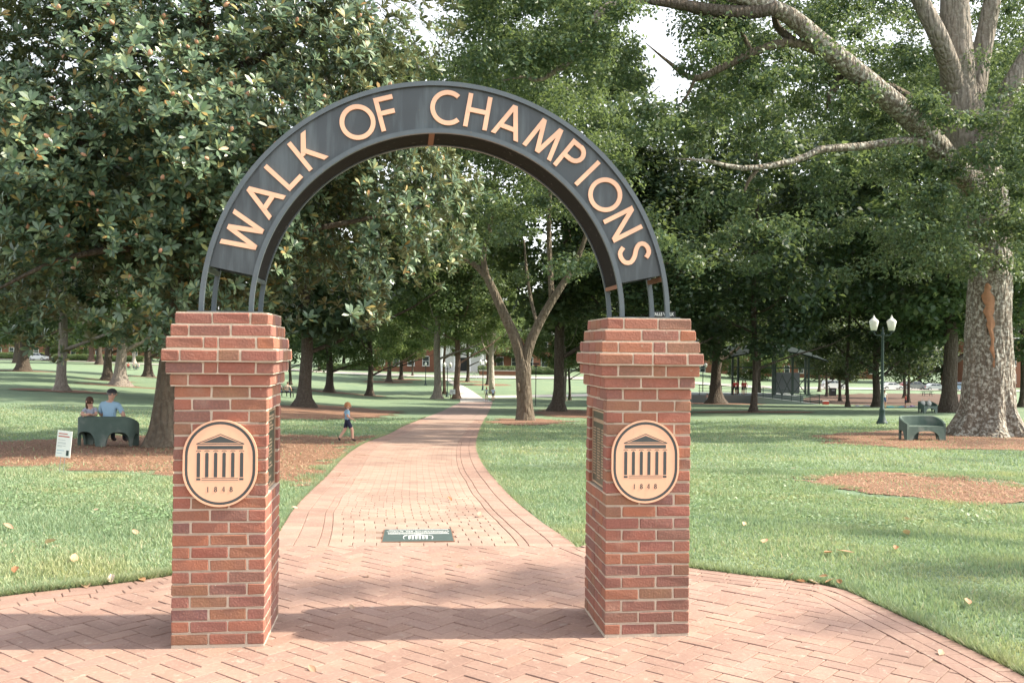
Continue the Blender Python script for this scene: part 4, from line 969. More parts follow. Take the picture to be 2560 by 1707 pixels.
tree(2117, 988, 8, 'thin dark trunk between the bin and the lamp, farther one', H=13, Rr=5, base=3.0, crown=1, leaf='leaf_mid')
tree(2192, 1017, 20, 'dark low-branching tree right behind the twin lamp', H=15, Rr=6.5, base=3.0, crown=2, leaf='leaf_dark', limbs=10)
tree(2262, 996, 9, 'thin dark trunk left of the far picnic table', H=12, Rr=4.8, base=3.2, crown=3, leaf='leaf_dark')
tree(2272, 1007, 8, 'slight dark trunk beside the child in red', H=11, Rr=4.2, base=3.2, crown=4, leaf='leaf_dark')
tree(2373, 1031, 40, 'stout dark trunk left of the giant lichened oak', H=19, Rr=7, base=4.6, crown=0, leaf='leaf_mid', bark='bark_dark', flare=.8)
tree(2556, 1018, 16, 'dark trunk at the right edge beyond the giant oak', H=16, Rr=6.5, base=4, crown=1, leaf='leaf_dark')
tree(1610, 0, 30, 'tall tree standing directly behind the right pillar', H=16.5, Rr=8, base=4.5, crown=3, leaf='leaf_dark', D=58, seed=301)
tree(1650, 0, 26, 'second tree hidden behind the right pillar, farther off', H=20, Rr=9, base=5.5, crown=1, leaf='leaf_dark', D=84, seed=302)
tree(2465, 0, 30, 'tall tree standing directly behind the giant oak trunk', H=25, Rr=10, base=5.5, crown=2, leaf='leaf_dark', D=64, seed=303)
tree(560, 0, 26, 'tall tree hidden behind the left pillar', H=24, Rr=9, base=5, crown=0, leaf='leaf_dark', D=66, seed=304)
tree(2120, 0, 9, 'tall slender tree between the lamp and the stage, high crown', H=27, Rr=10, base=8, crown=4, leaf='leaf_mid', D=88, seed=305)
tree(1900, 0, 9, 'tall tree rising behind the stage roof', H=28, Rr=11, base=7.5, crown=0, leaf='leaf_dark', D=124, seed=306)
# --- trees across the street closing the view
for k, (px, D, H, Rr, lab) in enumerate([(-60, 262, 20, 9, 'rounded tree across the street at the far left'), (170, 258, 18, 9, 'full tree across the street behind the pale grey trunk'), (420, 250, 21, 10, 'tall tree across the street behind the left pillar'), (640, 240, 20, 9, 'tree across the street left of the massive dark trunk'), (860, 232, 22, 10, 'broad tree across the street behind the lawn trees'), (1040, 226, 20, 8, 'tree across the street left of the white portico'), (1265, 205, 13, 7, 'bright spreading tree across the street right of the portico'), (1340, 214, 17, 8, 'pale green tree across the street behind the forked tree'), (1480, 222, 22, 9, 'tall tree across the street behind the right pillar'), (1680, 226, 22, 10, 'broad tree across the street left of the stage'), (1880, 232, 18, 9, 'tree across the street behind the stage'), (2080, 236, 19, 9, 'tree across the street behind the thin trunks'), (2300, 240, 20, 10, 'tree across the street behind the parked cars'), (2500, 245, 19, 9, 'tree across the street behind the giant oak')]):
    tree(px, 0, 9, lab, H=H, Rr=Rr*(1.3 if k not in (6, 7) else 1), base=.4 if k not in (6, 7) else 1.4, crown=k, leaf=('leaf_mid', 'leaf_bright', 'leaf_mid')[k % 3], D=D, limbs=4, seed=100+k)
for P, r, s in STRAW:
    shrink_poly_cells(ring(P, r), max(.25, r/9), .3, .02, 'straw_ring', MAT['straw'], label='round straw bed about a trunk %.0f paces off' % depth(P), edge=.4, seed=s)

# --- pale sycamore with upswept limbs beside the walk
def sycamore():
    P = ground(1229, 984); root = empty('tree', P, 0, 'pale-barked sycamore with upswept limbs beside the two walkers', 'tree', 'trees of the grove'); rg = random.Random(5); d = depth(P)
    def w(px, py, off=0): return at(px, py, d+off)-P
    def br(pts, r0, r1, nm, n=8, off=0): pts = smooth_curve([w(*p, off) for p in pts], 10); MB().tube(pts, list(np.linspace(r0, r1, 10)), n).build(nm, MAT['bark_pale'], root, smooth=True)
    br([(1230, 988), (1229, 940), (1228, 890), (1231, 840), (1232, 780), (1225, 720)], .42, .14, 'trunk', 10)
    br([(1229, 893), (1214, 875), (1205, 850), (1202, 815)], .11, .05, 'limb', off=.3); br([(1230, 885), (1222, 862), (1216, 840), (1208, 800)], .12, .05, 'limb'); br([(1231, 886), (1243, 865), (1256, 850), (1270, 820)], .13, .05, 'limb'); br([(1230, 870), (1237, 845), (1242, 800)], .10, .04, 'limb', off=-.3)
    o = link('crown', CROWNS[1], root, None, (0, 0, 6.2), (0, 0, 1), (.95, .95, .85)); o['kind'] = 'stuff'; o.material_slots[0].link = 'OBJECT'; o.material_slots[0].material = MAT['leaf_bright']
sycamore()

def arcr(P, r, k):
    P = np.array(P); d = np.r_[0, np.cumsum(np.linalg.norm(np.diff(P, axis=0), axis=1))]; return list(np.interp(np.linspace(0, d[-1], k), d, r))
# --- the forked tree at the middle
def forked():
    P = ground(1313, 1051); d = depth(P); root = empty('tree', P, 0, 'forked tree leaning over the walk with a knot low on its trunk', 'tree', 'trees of the grove')
    def w(p): return at(p[0], p[1], d+(p[2] if len(p) > 2 else 0))-P
    def br(pts, r, nm, n=10, k=14, lob=None):
        pts0 = pts; pts = smooth_curve([w(p) for p in pts], k); rr = arcr([w(p) for p in pts0], r, k); return MB().tube(pts, rr, n, lobes=lob).build(nm, MAT['bark_v'], root, smooth=True)
    px = d/F
    br([(1314, 1060), (1313, 1045), (1312, 1010), (1309, 960), (1308, 915), (1306, 880)], [30*px, 25*px, 20*px, 19*px, 20*px, 9*px], 'trunk', 16)
    br([(1308, 945), (1305, 905), (1290, 850), (1262, 790), (1237, 735), (1215, 690), (1178, 655), (1140, 640, -1)], [16*px, 16*px, 14*px, 12*px, 10.5*px, 9*px, 7*px, 4*px], 'limb')
    br([(1308, 945), (1311, 905), (1328, 850), (1352, 800), (1384, 745), (1420, 690), (1455, 620), (1475, 540)], [16*px, 15*px, 12.5*px, 11*px, 10*px, 8*px, 6*px, 4*px], 'limb')
    br([(1218, 695), (1208, 640), (1225, 570), (1235, 480), (1240, 380)], [8*px, 7*px, 6*px, 5*px, 3*px], 'limb'); br([(1380, 752), (1376, 680, .6), (1372, 580, 1), (1376, 470, 1), (1395, 330, 1.5)], [8*px, 7*px, 6*px, 5*px, 3*px], 'limb')
    br([(1345, 815), (1330, 760, 1), (1318, 690, 1.4), (1310, 600, 2)], [5*px, 4.5*px, 4*px, 2*px], 'limb', 8)
    MB().ell(w((1296, 968, -.3)), (.10, .10, .28), 10, 8).build('knot', MAT['bark_v'], root, smooth=True)
    rg = np.random.default_rng(21); cs = []
    while len(cs) < 300:
        u, v, dd = rg.uniform(1060, 1580), rg.uniform(-200, 760), rg.uniform(-5.5, 6)
        k = ((u-1325)/265)**2+((v-270)/480)**2+(dd/6)**2
        if k > 1: continue
        if u > 1525 and v < 300: continue
        if v > 560 and 1230 < u < 1420 and rg.random() < .6: continue
        cs.append(w((u, v, dd)))
    V = clump_cloud(np.array(cs), rg.uniform(.5, 1.15, len(cs)), 190, .17, rg, flat=.5)
    o = link('crown', fast_mesh('crown', V, 4, MAT['leaf_mid']), root); o['kind'] = 'stuff'
forked()

# --- the giant lichened oak on the right
def oak():
    P = ground(2468, 1088); d = depth(P); root = empty('tree', P, 0, 'giant lichen-blotched oak with a torn bare wood scar at the right', 'tree', 'trees of the grove'); px = d/F
    def w(p): return at(p[0], p[1], d+(p[2] if len(p) > 2 else 0))-P
    def br(pts, r, nm, n=12, k=16, lob=None, mat='bark_lichen'):
        pts0 = pts; q = smooth_curve([w(p) for p in pts], k); rr = arcr([w(p) for p in pts0], r, k); return MB().tube(q, [x*px for x in rr], n, lobes=lob).build(nm, MAT[mat], root, smooth=True)
    def lob(i, a): return 1+.20*max(0, 1-i/13)*math.cos(7*a+.6+.3*math.sin(i*.4))+.08*max(0, 1-i/18)*math.cos(11*a)+.02*math.sin(5*a+i*.3)+.016*math.sin(19*a+1.5*math.sin(i*.6))+.012*math.sin(29*a+2*math.sin(i*.45+2))
    br([(2472, 1125), (2471, 1096), (2470, 1070), (2470, 1030), (2470, 970), (2471, 890), (2472, 800), (2475, 700), (2477, 610), (2470, 520), (2447, 440), (2425, 380)], [150, 116, 86, 66, 60, 56, 52, 50, 47, 50, 54, 50], 'trunk', 64, 60, lob)
    br([(2432, 400), (2412, 330), (2398, 250), (2392, 150), (2388, 60), (2384, -80)], [46, 44, 42, 40, 36, 30], 'limb', mat='bark_grey')
    br([(2400, 260), (2375, 170, -.5), (2345, 90, -1), (2310, 20, -1), (2270, -60, -1)], [26, 24, 22, 20, 17], 'limb', mat='bark_grey'); br([(2425, 330), (2440, 230, .8), (2455, 130, 1), (2475, 30, 1), (2490, -60, 1)], [26, 25, 24, 22, 18], 'limb', mat='bark_grey')
    br([(2440, 400, -.5), (2490, 300, -.8), (2530, 210, -1), (2580, 120, -1)], [26, 24, 22, 18], 'limb', mat='bark_grey')
    # the long diagonal limb and its branches over the walk
    br([(2452, 450), (2400, 436, -1), (2330, 352, -2), (2270, 290, -2.6), (2158, 196, -3.4), (2046, 103, -4), (1980, 45, -4.4), (1921, 16, -4.8), (1823, -10, -5.2)], [32, 30, 28, 26, 24, 22, 19, 16, 12], 'limb', k=24)
    br([(1935, 20, -4.8), (1860, 32, -5), (1778, 26, -5.2), (1700, 12, -5.4), (1600, 0, -5.6)], [16, 15, 13, 11, 7], 'limb', 9, mat='bark_dark')
    br([(1790, -8, -5.2), (1680, -22, -5.4), (1594, -2, -5.7), (1504, 26, -6), (1478, 77, -6), (1452, 116, -6), (1420, 158, -6), (1375, 187, -6), (1342, 203, -6), (1316, 192, -6), (1258, 202, -6)], [12, 11, 10, 9, 7.5, 6.5, 6, 5, 4, 3, 1.5], 'limb', 8, 26, mat='bark_grey')
    br([(2060, 130, -3.8), (1970, 107, -4), (1890, 129, -4.2), (1814, 165, -4.4), (1734, 196, -4.6), (1667, 152, -4.8), (1613, 107, -5)], [12, 10, 9, 8, 7, 3.5, .8], 'limb', 9, 20, mat='bark_v'); br([(1738, 196, -4.6), (1720, 235, -4.6), (1700, 262, -4.6)], [4, 3, 1.2], 'limb', 6, 6, mat='bark_v')
    br([(1985, 105, -4), (1945, 70, -4), (1935, 40, -4.2)], [9, 8, 6], 'limb', 8, 8, mat='bark_dark'); br([(1880, 135, -4.2), (1850, 80, -4.4), (1790, 50, -4.5), (1720, 28, -4.6)], [5, 4.5, 3.5, 2], 'limb', 7, 10, mat='bark_v')
    br([(2440, 480, -.4), (2360, 350, 1), (2300, 270, 2), (2250, 235, 2.4), (2180, 190, 3)], [24, 20, 18, 15, 10], 'limb', mat='bark_v')
    br([(2440, 470, -.6), (2350, 380, -2), (2270, 353, -2.6), (2158, 366, -3.4), (2046, 375, -4), (2002, 397, -4.2), (1912, 417, -4.6), (1837, 420, -4.9), (1779, 404, -5), (1689, 397, -5.4)], [14, 11, 10, 9, 8, 7, 6.5, 5.5, 4, 1.5], 'limb', 9, 24); br([(1893, 425, -4.6), (1870, 455, -4.6), (1862, 480, -4.6)], [5, 4, 2], 'limb', 6, 6, mat='bark_v')
    br([(2104, 185, -3.2), (2085, 225, -3.2), (2070, 240, -3.2), (2074, 270, -3.2)], [9, 8, 7, 5], 'limb', 7, 8, mat='bark_dark')
    # torn strip of bare wood
    pts = smooth_curve(np.array([(2468, 708, 4), (2468, 722, 14), (2472, 750, 17), (2474, 790, 16), (2477, 812, 11), (2480, 835, 8), (2484, 880, 7), (2491, 925, 6.5), (2500, 970, 6), (2510, 1015, 5), (2522, 1050, 3)]), 30); V = []
    for qi, (u, v, hw) in enumerate(pts):
        hw = hw*.78*(1+.28*math.sin(qi*2.3)+.18*math.sin(qi*5.1)); u = u+2.5*math.sin(qi*1.7)
        rr_ = float(np.interp(v, [700, 800, 890, 970, 1030, 1060], [50, 52, 56, 61, 68, 78])); cx_ = float(np.interp(v, [700, 1060], [2475, 2470]))
        for s_ in (-1, -.5, 0, .5, 1):
            uu_ = u+s_*hw; off = -(rr_*px*math.sqrt(max(.08, 1-min(.92, ((uu_-cx_)/rr_)**2)))*1.0+.03-.035*abs(s_)); V.append(w((uu_, v, off)))
    b = MB(); b.add(V, [(5*i+k, 5*i+k+1, 5*i+k+6, 5*i+k+5) for i in range(len(pts)-1) for k in range(4)]); b.build('wood_scar', MAT['wood_scar'], root, smooth=True)
    # foliage: sprays over the limbs
    rg = np.random.default_rng(33); cs = []; rd = []
    def dens(u, v):
        if 1585 < u < 1700 and v < 262: return 0.0
        if v > 690: return 0
        if u < 1570: return .8 if v < 200 else .10
        if u < 2200: return .75 if v < 300 else .22
        if 2290 < u < 2520 and v < 230: return .12
        return .8 if 230 < v < 690 else .45
    while len(cs) < 560:
        u, v = rg.uniform(1130, 2700), rg.uniform(-260, 690)
        if rg.random() > dens(u, v): continue
        base = np.interp(u, [1130, 1600, 2050, 2450, 2700], [-6, -5.4, -3.5, 0, 1]); dd = base+rg.uniform(-1.6, 5.0)
        if 2230 < u < 2600 and 230 < v < 640: dd = rg.uniform(-4.5, -1.5) if rg.random() < .6 else rg.uniform(2, 6)
        # keep the big limbs in the clear
        lv = np.interp(u, [1980, 2158, 2330, 2450], [45, 196, 352, 450])
        if 1900 < u < 2440 and abs(v-lv) < 60 and dd < base+1.2 and rg.random() < .7: dd = base+rg.uniform(2, 5)
        cs.append(w((u, v, dd))); rd.append(rg.uniform(.35, .85))
    for _ in range(160):
        u, v = rg.uniform(1740, 2640), rg.uniform(-120, 300)
        if u < 1760 and v < 262: continue
        cs.append(w((u, v, float(np.interp(u, [1600, 2450], [-2, 4]))+rg.uniform(1.5, 6)))); rd.append(rg.uniform(.6, 1.1))
    # high crown above the frame and behind, which shades the lawn
    for _ in range(120):
        a, r_ = rg.uniform(0, 6.28), 11*math.sqrt(rg.random()); q = np.array([r_*math.cos(a)+1.5, r_*math.sin(a)*1.25-2.5, rg.uniform(13.0, 18.5)-.03*r_*r_])
        if q[1] < -6 and rg.random() < .45: continue
        cs.append(q); rd.append(rg.uniform(.8, 1.5))
    V = clump_cloud(np.array(cs), np.array(rd), 230, .135, rg, flat=.5)
    o = link('crown', fast_mesh('crown', V, 4, MAT['oakleaf']), root); o['kind'] = 'stuff'
oak()

# --- the magnolia filling the left
def magnolia():
    P = ground(408, 1118); d = depth(P); root = empty('tree', P, 0, 'huge glossy-leaved magnolia with orange cones filling the left', 'tree', 'trees of the grove'); px = d/F; rg = np.random.default_rng(77)
    def w(p): return at(p[0], p[1], d+(p[2] if len(p) > 2 else 0))-P
    def br(pts, r, nm, n=10, k=16, lob=None, mat='bark_dark'):
        pts0 = pts; q = smooth_curve([w(p) for p in pts], k); rr = arcr([w(p) for p in pts0], r, k); return MB().tube(q, [x*px for x in rr], n, lobes=lob).build(nm, MAT[mat], root, smooth=True)
    def lob(i, a): return 1+.16*max(0, 1-i/5)*math.cos(5*a)
    br([(404, 1136), (405, 1118), (408, 1080), (414, 1000), (424, 900), (446, 760), (470, 600), (484, 400), (494, 200), (498, 60), (500, -120)], [66, 50, 36, 27, 24, 24, 26, 28, 27, 24, 18], 'trunk', 20, 40, lob, 'bark_v')
    for pts, r in (([(475, 560), (560, 480, -1.5), (700, 430, -2.5), (850, 410, -2)], [13, 10, 7, 3]), ([(480, 470), (380, 420, -1), (260, 380, -1.5), (120, 330, -2)], [12, 10, 8, 3]), ([(495, 150), (380, 80, -.5), (240, 60, -1), (150, 120, -1)], [12, 10, 8, 3]), ([(470, 640), (330, 620, -1.5), (150, 650, -2.5), (0, 720, -3)], [11, 9, 6, 3]), ([(470, 620), (640, 600, -1), (850, 560, -1), (1050, 520, 0)], [11, 9, 6, 3]), ([(494, 200), (640, 150, 0), (800, 60, .5), (950, 20, 1)], [12, 10, 7, 3]), ([(485, 400), (540, 370, -2), (570, 340, -3.4)], [9, 8, 6])): br(pts, r, 'limb', 8, 12)
    # rosettes over the outside of the crown
    cs = []; ax = []; prim = []
    O = w((480, 340)); vx = CR*1.0; vy = CF*1.0; vz = np.array([0, 0, 1.])
    RX, RY, RZu, RZd = 7.0, 5.2, 7.5, 5.1
    n = 0
    def lump(q): return .5*math.sin(q[0]*1.5+1.3*math.sin(q[2]*1.1))+.35*math.sin(q[2]*2.1+q[1]*1.2+.7)+.3*math.sin(q[0]*2.9-q[2]*1.7+2)
    while len(cs) < 13500:
        q = rg.normal(size=3); q /= np.linalg.norm(q)
        if q[1] > .45 and rg.random() < .8: continue
        r = rg.uniform(.52, 1.02) if rg.random() < .75 else rg.uniform(.25, .8)
        p = np.array([q[0]*RX*r, q[1]*RY*r, q[2]*(RZu if q[2] > 0 else RZd)*r])
        lm = lump(p); p = p*(1+.13*math.sin(p[0]*1.25+.8*math.sin(p[2]*.9)+.5)*math.sin(p[2]*1.35+.6*p[0]+1.0)+.06*math.sin(p[0]*2.7+p[2]*2.1))
        if lm < -.42 and r > .72: continue
        if lm < -.1 and r > .93: continue
        W3 = O+vx*p[0]+vy*p[1]+vz*p[2]; u, v, D = proj(W3+P)
        if D < 14.5 or v < -420 or u < -700: continue
        # silhouette as in the photograph: lower edge and right edge
        low = np.interp(u, [-700, 0, 130, 250, 330, 420, 560, 700, 800, 900, 1000, 1100, 1180, 1230], [860, 850, 905, 865, 860, 870, 850, 880, 860, 800, 830, 780, 720, 420])+18*math.sin(u*.05)
        if v > low: continue
        if u > 1240-60*abs(math.sin(v*.02)) or (u > 1130+30*math.sin(v*.03) and (v < 200 or v > 700)): continue
        a = vx*(q[0]*.6+.25)+vy*q[1]*.7+vz*(q[2]*.35+.75)+rg.normal(size=3)*.3; a /= np.linalg.norm(a)
        cs.append(W3); ax.append(a)
    # a few low boughs hanging in front of the trunk and bench side
    cs = np.array(cs); ax = np.array(ax); m = len(cs); k = 10; n = m*k
    c = np.repeat(cs, k, 0); a = np.repeat(ax, k, 0); ref = np.tile(np.array([[.31, .57, .76]]), (n, 1)); s = np.cross(a, ref); s /= np.linalg.norm(s, axis=1)[:, None]; t = np.cross(a, s)
    ph = np.tile(np.arange(k)*2*np.pi/k*1.0, m)+np.repeat(rg.uniform(0, 6.28, m), k)+rg.normal(0, .15, n); tilt = np.tile(np.linspace(.55, 1.5, k)[np.argsort(np.argsort(np.sin(np.arange(k)*2.4)))], m)+rg.normal(0, .12, n)
    rad = s*np.cos(ph)[:, None]+t*np.sin(ph)[:, None]; dr = a*np.cos(tilt)[:, None]+rad*np.sin(tilt)[:, None]; sd_ = np.cross(a, rad); nr = np.cross(dr, sd_); nr *= np.sign(np.sum(nr*a, 1))[:, None]
    L = (rg.uniform(.82, 1.15, n)*np.repeat(rg.uniform(.13, .235, m), k))[:, None]; wd = L*rg.uniform(.145, .19, n)[:, None]; b0 = c+dr*.015
    def leafV(b0, dr, sd_, nr, L, wd):
        V = np.empty((len(b0), 6, 3)); V[:, 0] = b0; V[:, 1] = b0+dr*L*.38+sd_*wd*.85+nr*L*.05; V[:, 2] = b0+dr*L*.74+sd_*wd+nr*L*.02; V[:, 3] = b0+dr*L-nr*L*.10; V[:, 4] = b0+dr*L*.74-sd_*wd+nr*L*.02; V[:, 5] = b0+dr*L*.38-sd_*wd*.85+nr*L*.05
        return V
    # orient so that the upper side is the front face
    V = leafV(b0, dr, sd_, nr, L, wd); e1 = V[:, 2]-V[:, 0]; e2 = V[:, 4]-V[:, 0]; bad = np.sum(np.cross(e1, e2)*nr, 1) < 0; V[bad] = V[bad][:, ::-1]
    # the leaves that show largest: nearest to the camera, in frame
    W3 = b0+P; dd = W3-CAM; D = dd@CF; uu = 1280+F*(dd@CR)/D; vv = 853.5-F*(dd@CU)/D
    face = np.abs(np.sum(nr*(-dd/np.linalg.norm(dd, axis=1)[:, None]), 1)); score = np.where((uu > 10) & (uu < 2550) & (vv > 10) & (vv < 1000) & (face > .45), D, 1e9); own = np.argsort(score)[:300]
    keep = np.ones(n, bool); keep[own] = False
    crown = link('crown', fast_mesh('crown', V[keep].reshape(-1, 3), 6, MAT['mag']), root); crown['kind'] = 'stuff'
    tri = leafV(np.zeros((1, 3)), np.array([[1., 0, 0]]), np.array([[0, 1., 0]]), np.array([[0, 0, 1.]]), np.array([[1.]]), np.array([[.2]]))
    lm = fast_mesh('leaf', tri.reshape(-1, 3), 6, MAT['mag']); 
    if lm.polygons[0].normal.z < 0: lm = fast_mesh('leaf', tri[:, ::-1].reshape(-1, 3), 6, MAT['mag'])
    for i in own:
        o = link('leaf', lm, crown); x, y, z = dr[i], np.cross(nr[i]/np.linalg.norm(nr[i]), dr[i]), nr[i]/np.linalg.norm(nr[i]); l = float(L[i, 0])
        o.matrix_local = Matrix(((x[0]*l, y[0]*l, z[0]*l, b0[i, 0]), (x[1]*l, y[1]*l, z[1]*l, b0[i, 1]), (x[2]*l, y[2]*l, z[2]*l, b0[i, 2]), (0, 0, 0, 1)))
    # cones at the tips
    b = MB(); b.lathe([(.008, -.02), (.022, 0), (.033, .025), (.034, .05), (.024, .08), (.008, .095)], n=8); cm = b.mesh('seed_cone', MAT['cone'], True)
    dd = cs+P-CAM; D = dd@CF; uu = 1280+F*(dd@CR)/D; vv = 853.5-F*(dd@CU)/D; ok = np.where((uu > 0) & (uu < 1250) & (vv > 0) & (vv < 880))[0]; ok = ok[np.argsort(D[ok])][:1700]; pick = rg.choice(ok, 130, replace=False)
    for i in pick:
        o = link('seed_cone', cm, crown, None, cs[i]+ax[i]*.04); o.rotation_euler = Vector(ax[i]+rg.normal(size=3)*.4).to_track_quat('Z', 'Y').to_euler(); q = rg.uniform(.8, 1.3); o.scale = (q, q, q)
magnolia()

def edge_tree():
    P = np.array([16.5, .5, 0.0]); root = empty('tree', P, 0, 'tree past the right edge throwing soft shade on the plaza', 'tree', 'trees of the grove'); rg_ = random.Random(9)
    b, path, rad = trunk_mb(13, .38, rg_); limbs_mb(b, path, rad, 16, 6, rg_, 8, z0=.5); b.build('trunk', MAT['bark_dark'], root, smooth=True); rg = np.random.default_rng(5); cs = []
    sv = np.array(sd)
    for u, v in ((700, 1480), (780, 1478), (860, 1474), (1040, 1482), (1130, 1478), (1220, 1481), (1310, 1479), (1400, 1476), (1270, 1437), (1340, 1440), (1420, 1438), (1440, 1505), (2480, 1420), (2550, 1414), (2410, 1424), (2330, 1428), (2250, 1432)):
        q = ground(u, v); z = rg.uniform(12.2, 14.6); cs.append(q+sv*(z/sv[2])-P)
    for _ in range(16): a, r_ = rg.uniform(0, 6.28), 3.2*math.sqrt(rg.random()); cs.append((r_*math.cos(a)+2.5, r_*math.sin(a)-1, rg.uniform(13, 16)))
    V = clump_cloud(np.array(cs), rg.uniform(.28, .46, len(cs)), 55, .15, rg, flat=.5); o = link('crown', fast_mesh('crown', V, 4, MAT['oakleaf']), root); o['kind'] = 'stuff'
edge_tree()
# ================================================================= street furniture
def copy_tree(o, parent=None):
    c = o.copy(); COL.objects.link(c); c.parent = parent
    for ch in list(o.children): copy_tree(ch, c)
    return c
def lamp_parts(root, H=4.2, twin=True, mat='lampgreen'):
    b = MB(); b.lathe([(.23, 0), (.23, .06), (.19, .12), (.17, .16), (.12, .30), (.105, .55), (.12, .58), (.075, .64), (.062, .9), (.052, H-.75), (.065, H-.72), (.065, H-.66), (.04, H-.62), (.035, H-.45), (.012, H-.40)], n=14); b.build('post', MAT[mat], root, smooth=True)
    xs_ = (-.36, .36) if twin else (0,)
    for x in xs_:
        if twin: MB().tube([(0, 0, H-.72), (x*.4, 0, H-.76), (x*.8, 0, H-.74), (x, 0, H-.64), (x, 0, H-.55)], [.03, .028, .026, .028, .05], 8).build('arm', MAT[mat], root, smooth=True)
        b = MB(); b.lathe([(.11, H-.56), (.155, H-.36), (.19, H-.20), (.185, H-.17), (.12, H-.10), (.055, H-.05), (.05, H-.03)], (x, 0, 0), 14); g = b.build('globe', MAT['glassw'], root, smooth=True)
        b = MB(); b.lathe([(.10, H-.60), (.115, H-.555), (.10, H-.53)], (x, 0, 0), 12); b.build('collar', MAT[mat], g); b = MB(); b.lathe([(.05, H-.034), (.03, H+.02), (.012, H+.05), (.004, H+.09)], (x, 0, 0), 10); b.build('finial', MAT['glassw'], g)
LG = 'lamp posts about the grove'
def lamp(px, py, label, twin=True, D=None, H=4.2, rz=0):
    r = empty('lamp_post', ground(px, py) if D is None else gd(px, D), rz-YAW, label, 'lamp', LG); lamp_parts(r, H, twin); return r
lamp(2205, 1060, 'green twin-globe lamp post on the right lawn before dark trees', H=4.35)
lamp(1118, 992, 'twin-globe lamp post beside the walk, by the white notice', H=4.2)
lamp(1207, 975, 'lamp post just left of the pale sycamore', twin=True, H=4.3)
lamp(1758, 0, 'far twin lamp showing past the right pillar edge', D=118, H=4.6); lamp(1065, 0, 'thin far lamp post left of the tall lichened trunk', D=150, H=3.6, twin=False)
def floodlight():
    P = ground(1339, 1014); d = depth(P); r = empty('floodlight_post', P, -YAW, 'slim black post with a crossbar of floodlights right of the forked tree', 'floodlight')
    H = (1014-908)*d/F; MB().tube([(0, 0, -.1), (0, 0, H-.12)], .035, 8).build('post', MAT['black'], r); MB().box((0, 0, H-.04), (.55, .09, .13)).build('light_bar', MAT['black'], r); MB().box((0, 0, H-.24), (.26, .10, .14)).build('control_box', MAT['black'], r)
floodlight()
def bench(P, rz, label, name='bench'):
    root = empty(name, P, rz, label, 'bench', 'curved green concrete benches')
    ctrl = [(-.60, .30), (-.645, .12), (-.61, -.08), (-.45, -.21), (-.2, -.265), (0, -.275), (.2, -.265), (.45, -.21), (.61, -.08), (.645, .12), (.60, .30)]; n = 72; c = smooth_curve(np.array([(x, y, 0) for x, y in ctrl]), n)[:, :2]; o = offset_curve(c, .035); i = offset_curve(c, -.035)
    V = []
    for k in range(n):
        s = k/(n-1); e = abs(s-.5)*2; top = .715 if e < .5 else .715-.20*(((e-.5)/.5)**1.3)
        bot = 0.0
        for a0, a1, h in ((.19, .45, .36), (.56, .81, .36), (.05, .17, .30), (.83, .95, .30)):
            if a0 < s < a1: u = (s-a0)/(a1-a0)*2-1; bot = h*max(0, 1-abs(u)**3.0)**.5
        V += [(*o[k], bot), (*o[k], top-.02), (*c[k], top), (*i[k], top-.02), (*i[k], bot)]
    Fc = []
    for k in range(n-1):
        for q in range(5): Fc.append((5*k+q, 5*k+(q+1) % 5, 5*k+5+(q+1) % 5, 5*k+5+q))
    Fc += [(4, 3, 2, 1, 0), tuple(5*(n-1)+q for q in range(5))]
    b = MB(); b.add(V, Fc); b.build('backrest', MAT['bench'], root, smooth=False)
    ins = offset_curve(c, -.03); poly = [tuple(p) for p in ins]; poly = poly if area(poly) > 0 else poly[::-1]; b = MB(); b.prism(poly, (0, 0, .355), (1, 0, 0), (0, 1, 0), (0, 0, 1), .07); b.build('seat', MAT['bench'], root)
    # front apron with an arch between the two front legs
    m = 24; V = []
    for k in range(m+1):
        x = -.60+1.2*k/m; u = abs(x)/.45; z = .29*max(0, 1-u**3)**.5 if u < 1 else 0
        V += [(x, .30, z), (x, .30, .354), (x, .22, .354), (x, .22, z)]
    b = MB(); b.add(V, [(4*k+q, 4*k+(q+1) % 4, 4*k+4+(q+1) % 4, 4*k+4+q) for k in range(m) for q in range(4)]+[(3, 2, 1, 0), (4*m, 4*m+1, 4*m+2, 4*m+3)]); b.build('front_legs', MAT['bench'], root)
    return root
BP = ground(266, 1116); bench(BP, -YAW-R(4), 'dark green concrete bench seen from behind, man and child on it')
BP2 = ground(2300, 1100); bench(BP2, -YAW+math.pi+R(12), 'empty dark green concrete bench facing us beside the giant oak')
BP3 = ground(2316, 1032); bench(BP3, -YAW+math.pi+R(30), 'farther dark bench with pale bags on it, left of the stout trunk')
for k, (x, lab) in enumerate(((-.22, 'pale grey bag on the left of the farther bench'), (.2, 'pale grey bag on the right of the farther bench'))):
    P = BP3+np.array([x, .05, .43]); r = empty('bag', P, .3*k, lab, 'bag', 'bags on the farther bench'); MB().ell((0, 0, .15), (.17, .1, .17), 12, 8, zmin=-.85).build('body', colour('pale_canvas', (.42, .42, .40)), r, smooth=True); MB().tube([(-.08, 0, .28), (-.05, 0, .40), (.05, 0, .40), (.08, 0, .28)], .012, 6).build('handle', colour('pale_canvas', (.42, .42, .40)), r)
def picnic_table(P, rz, label, m):
    r = empty('picnic_table', P, rz, label, 'picnic table', 'picnic tables'); MB().box((0, 0, .74), (1.8, .75, .06)).build('table_top', m, r)
    for s in (-1, 1): MB().box((0, s*.68, .43), (1.8, .26, .05)).build('seat_plank', m, r); MB().bar((s*.6, -.65, .41), (s*.6, .65, .41), .06, .06).bar((s*.6, -.25, .71), (s*.6, -.5, 0), .07).bar((s*.6, .25, .71), (s*.6, .5, 0), .07).build('trestle', m, r)
PT = colour('dark_table_coating', (.045, .05, .05), .6)
P = ground(2318, 990); picnic_table(P, -YAW, 'dark picnic table before the parked cars on the right', PT)
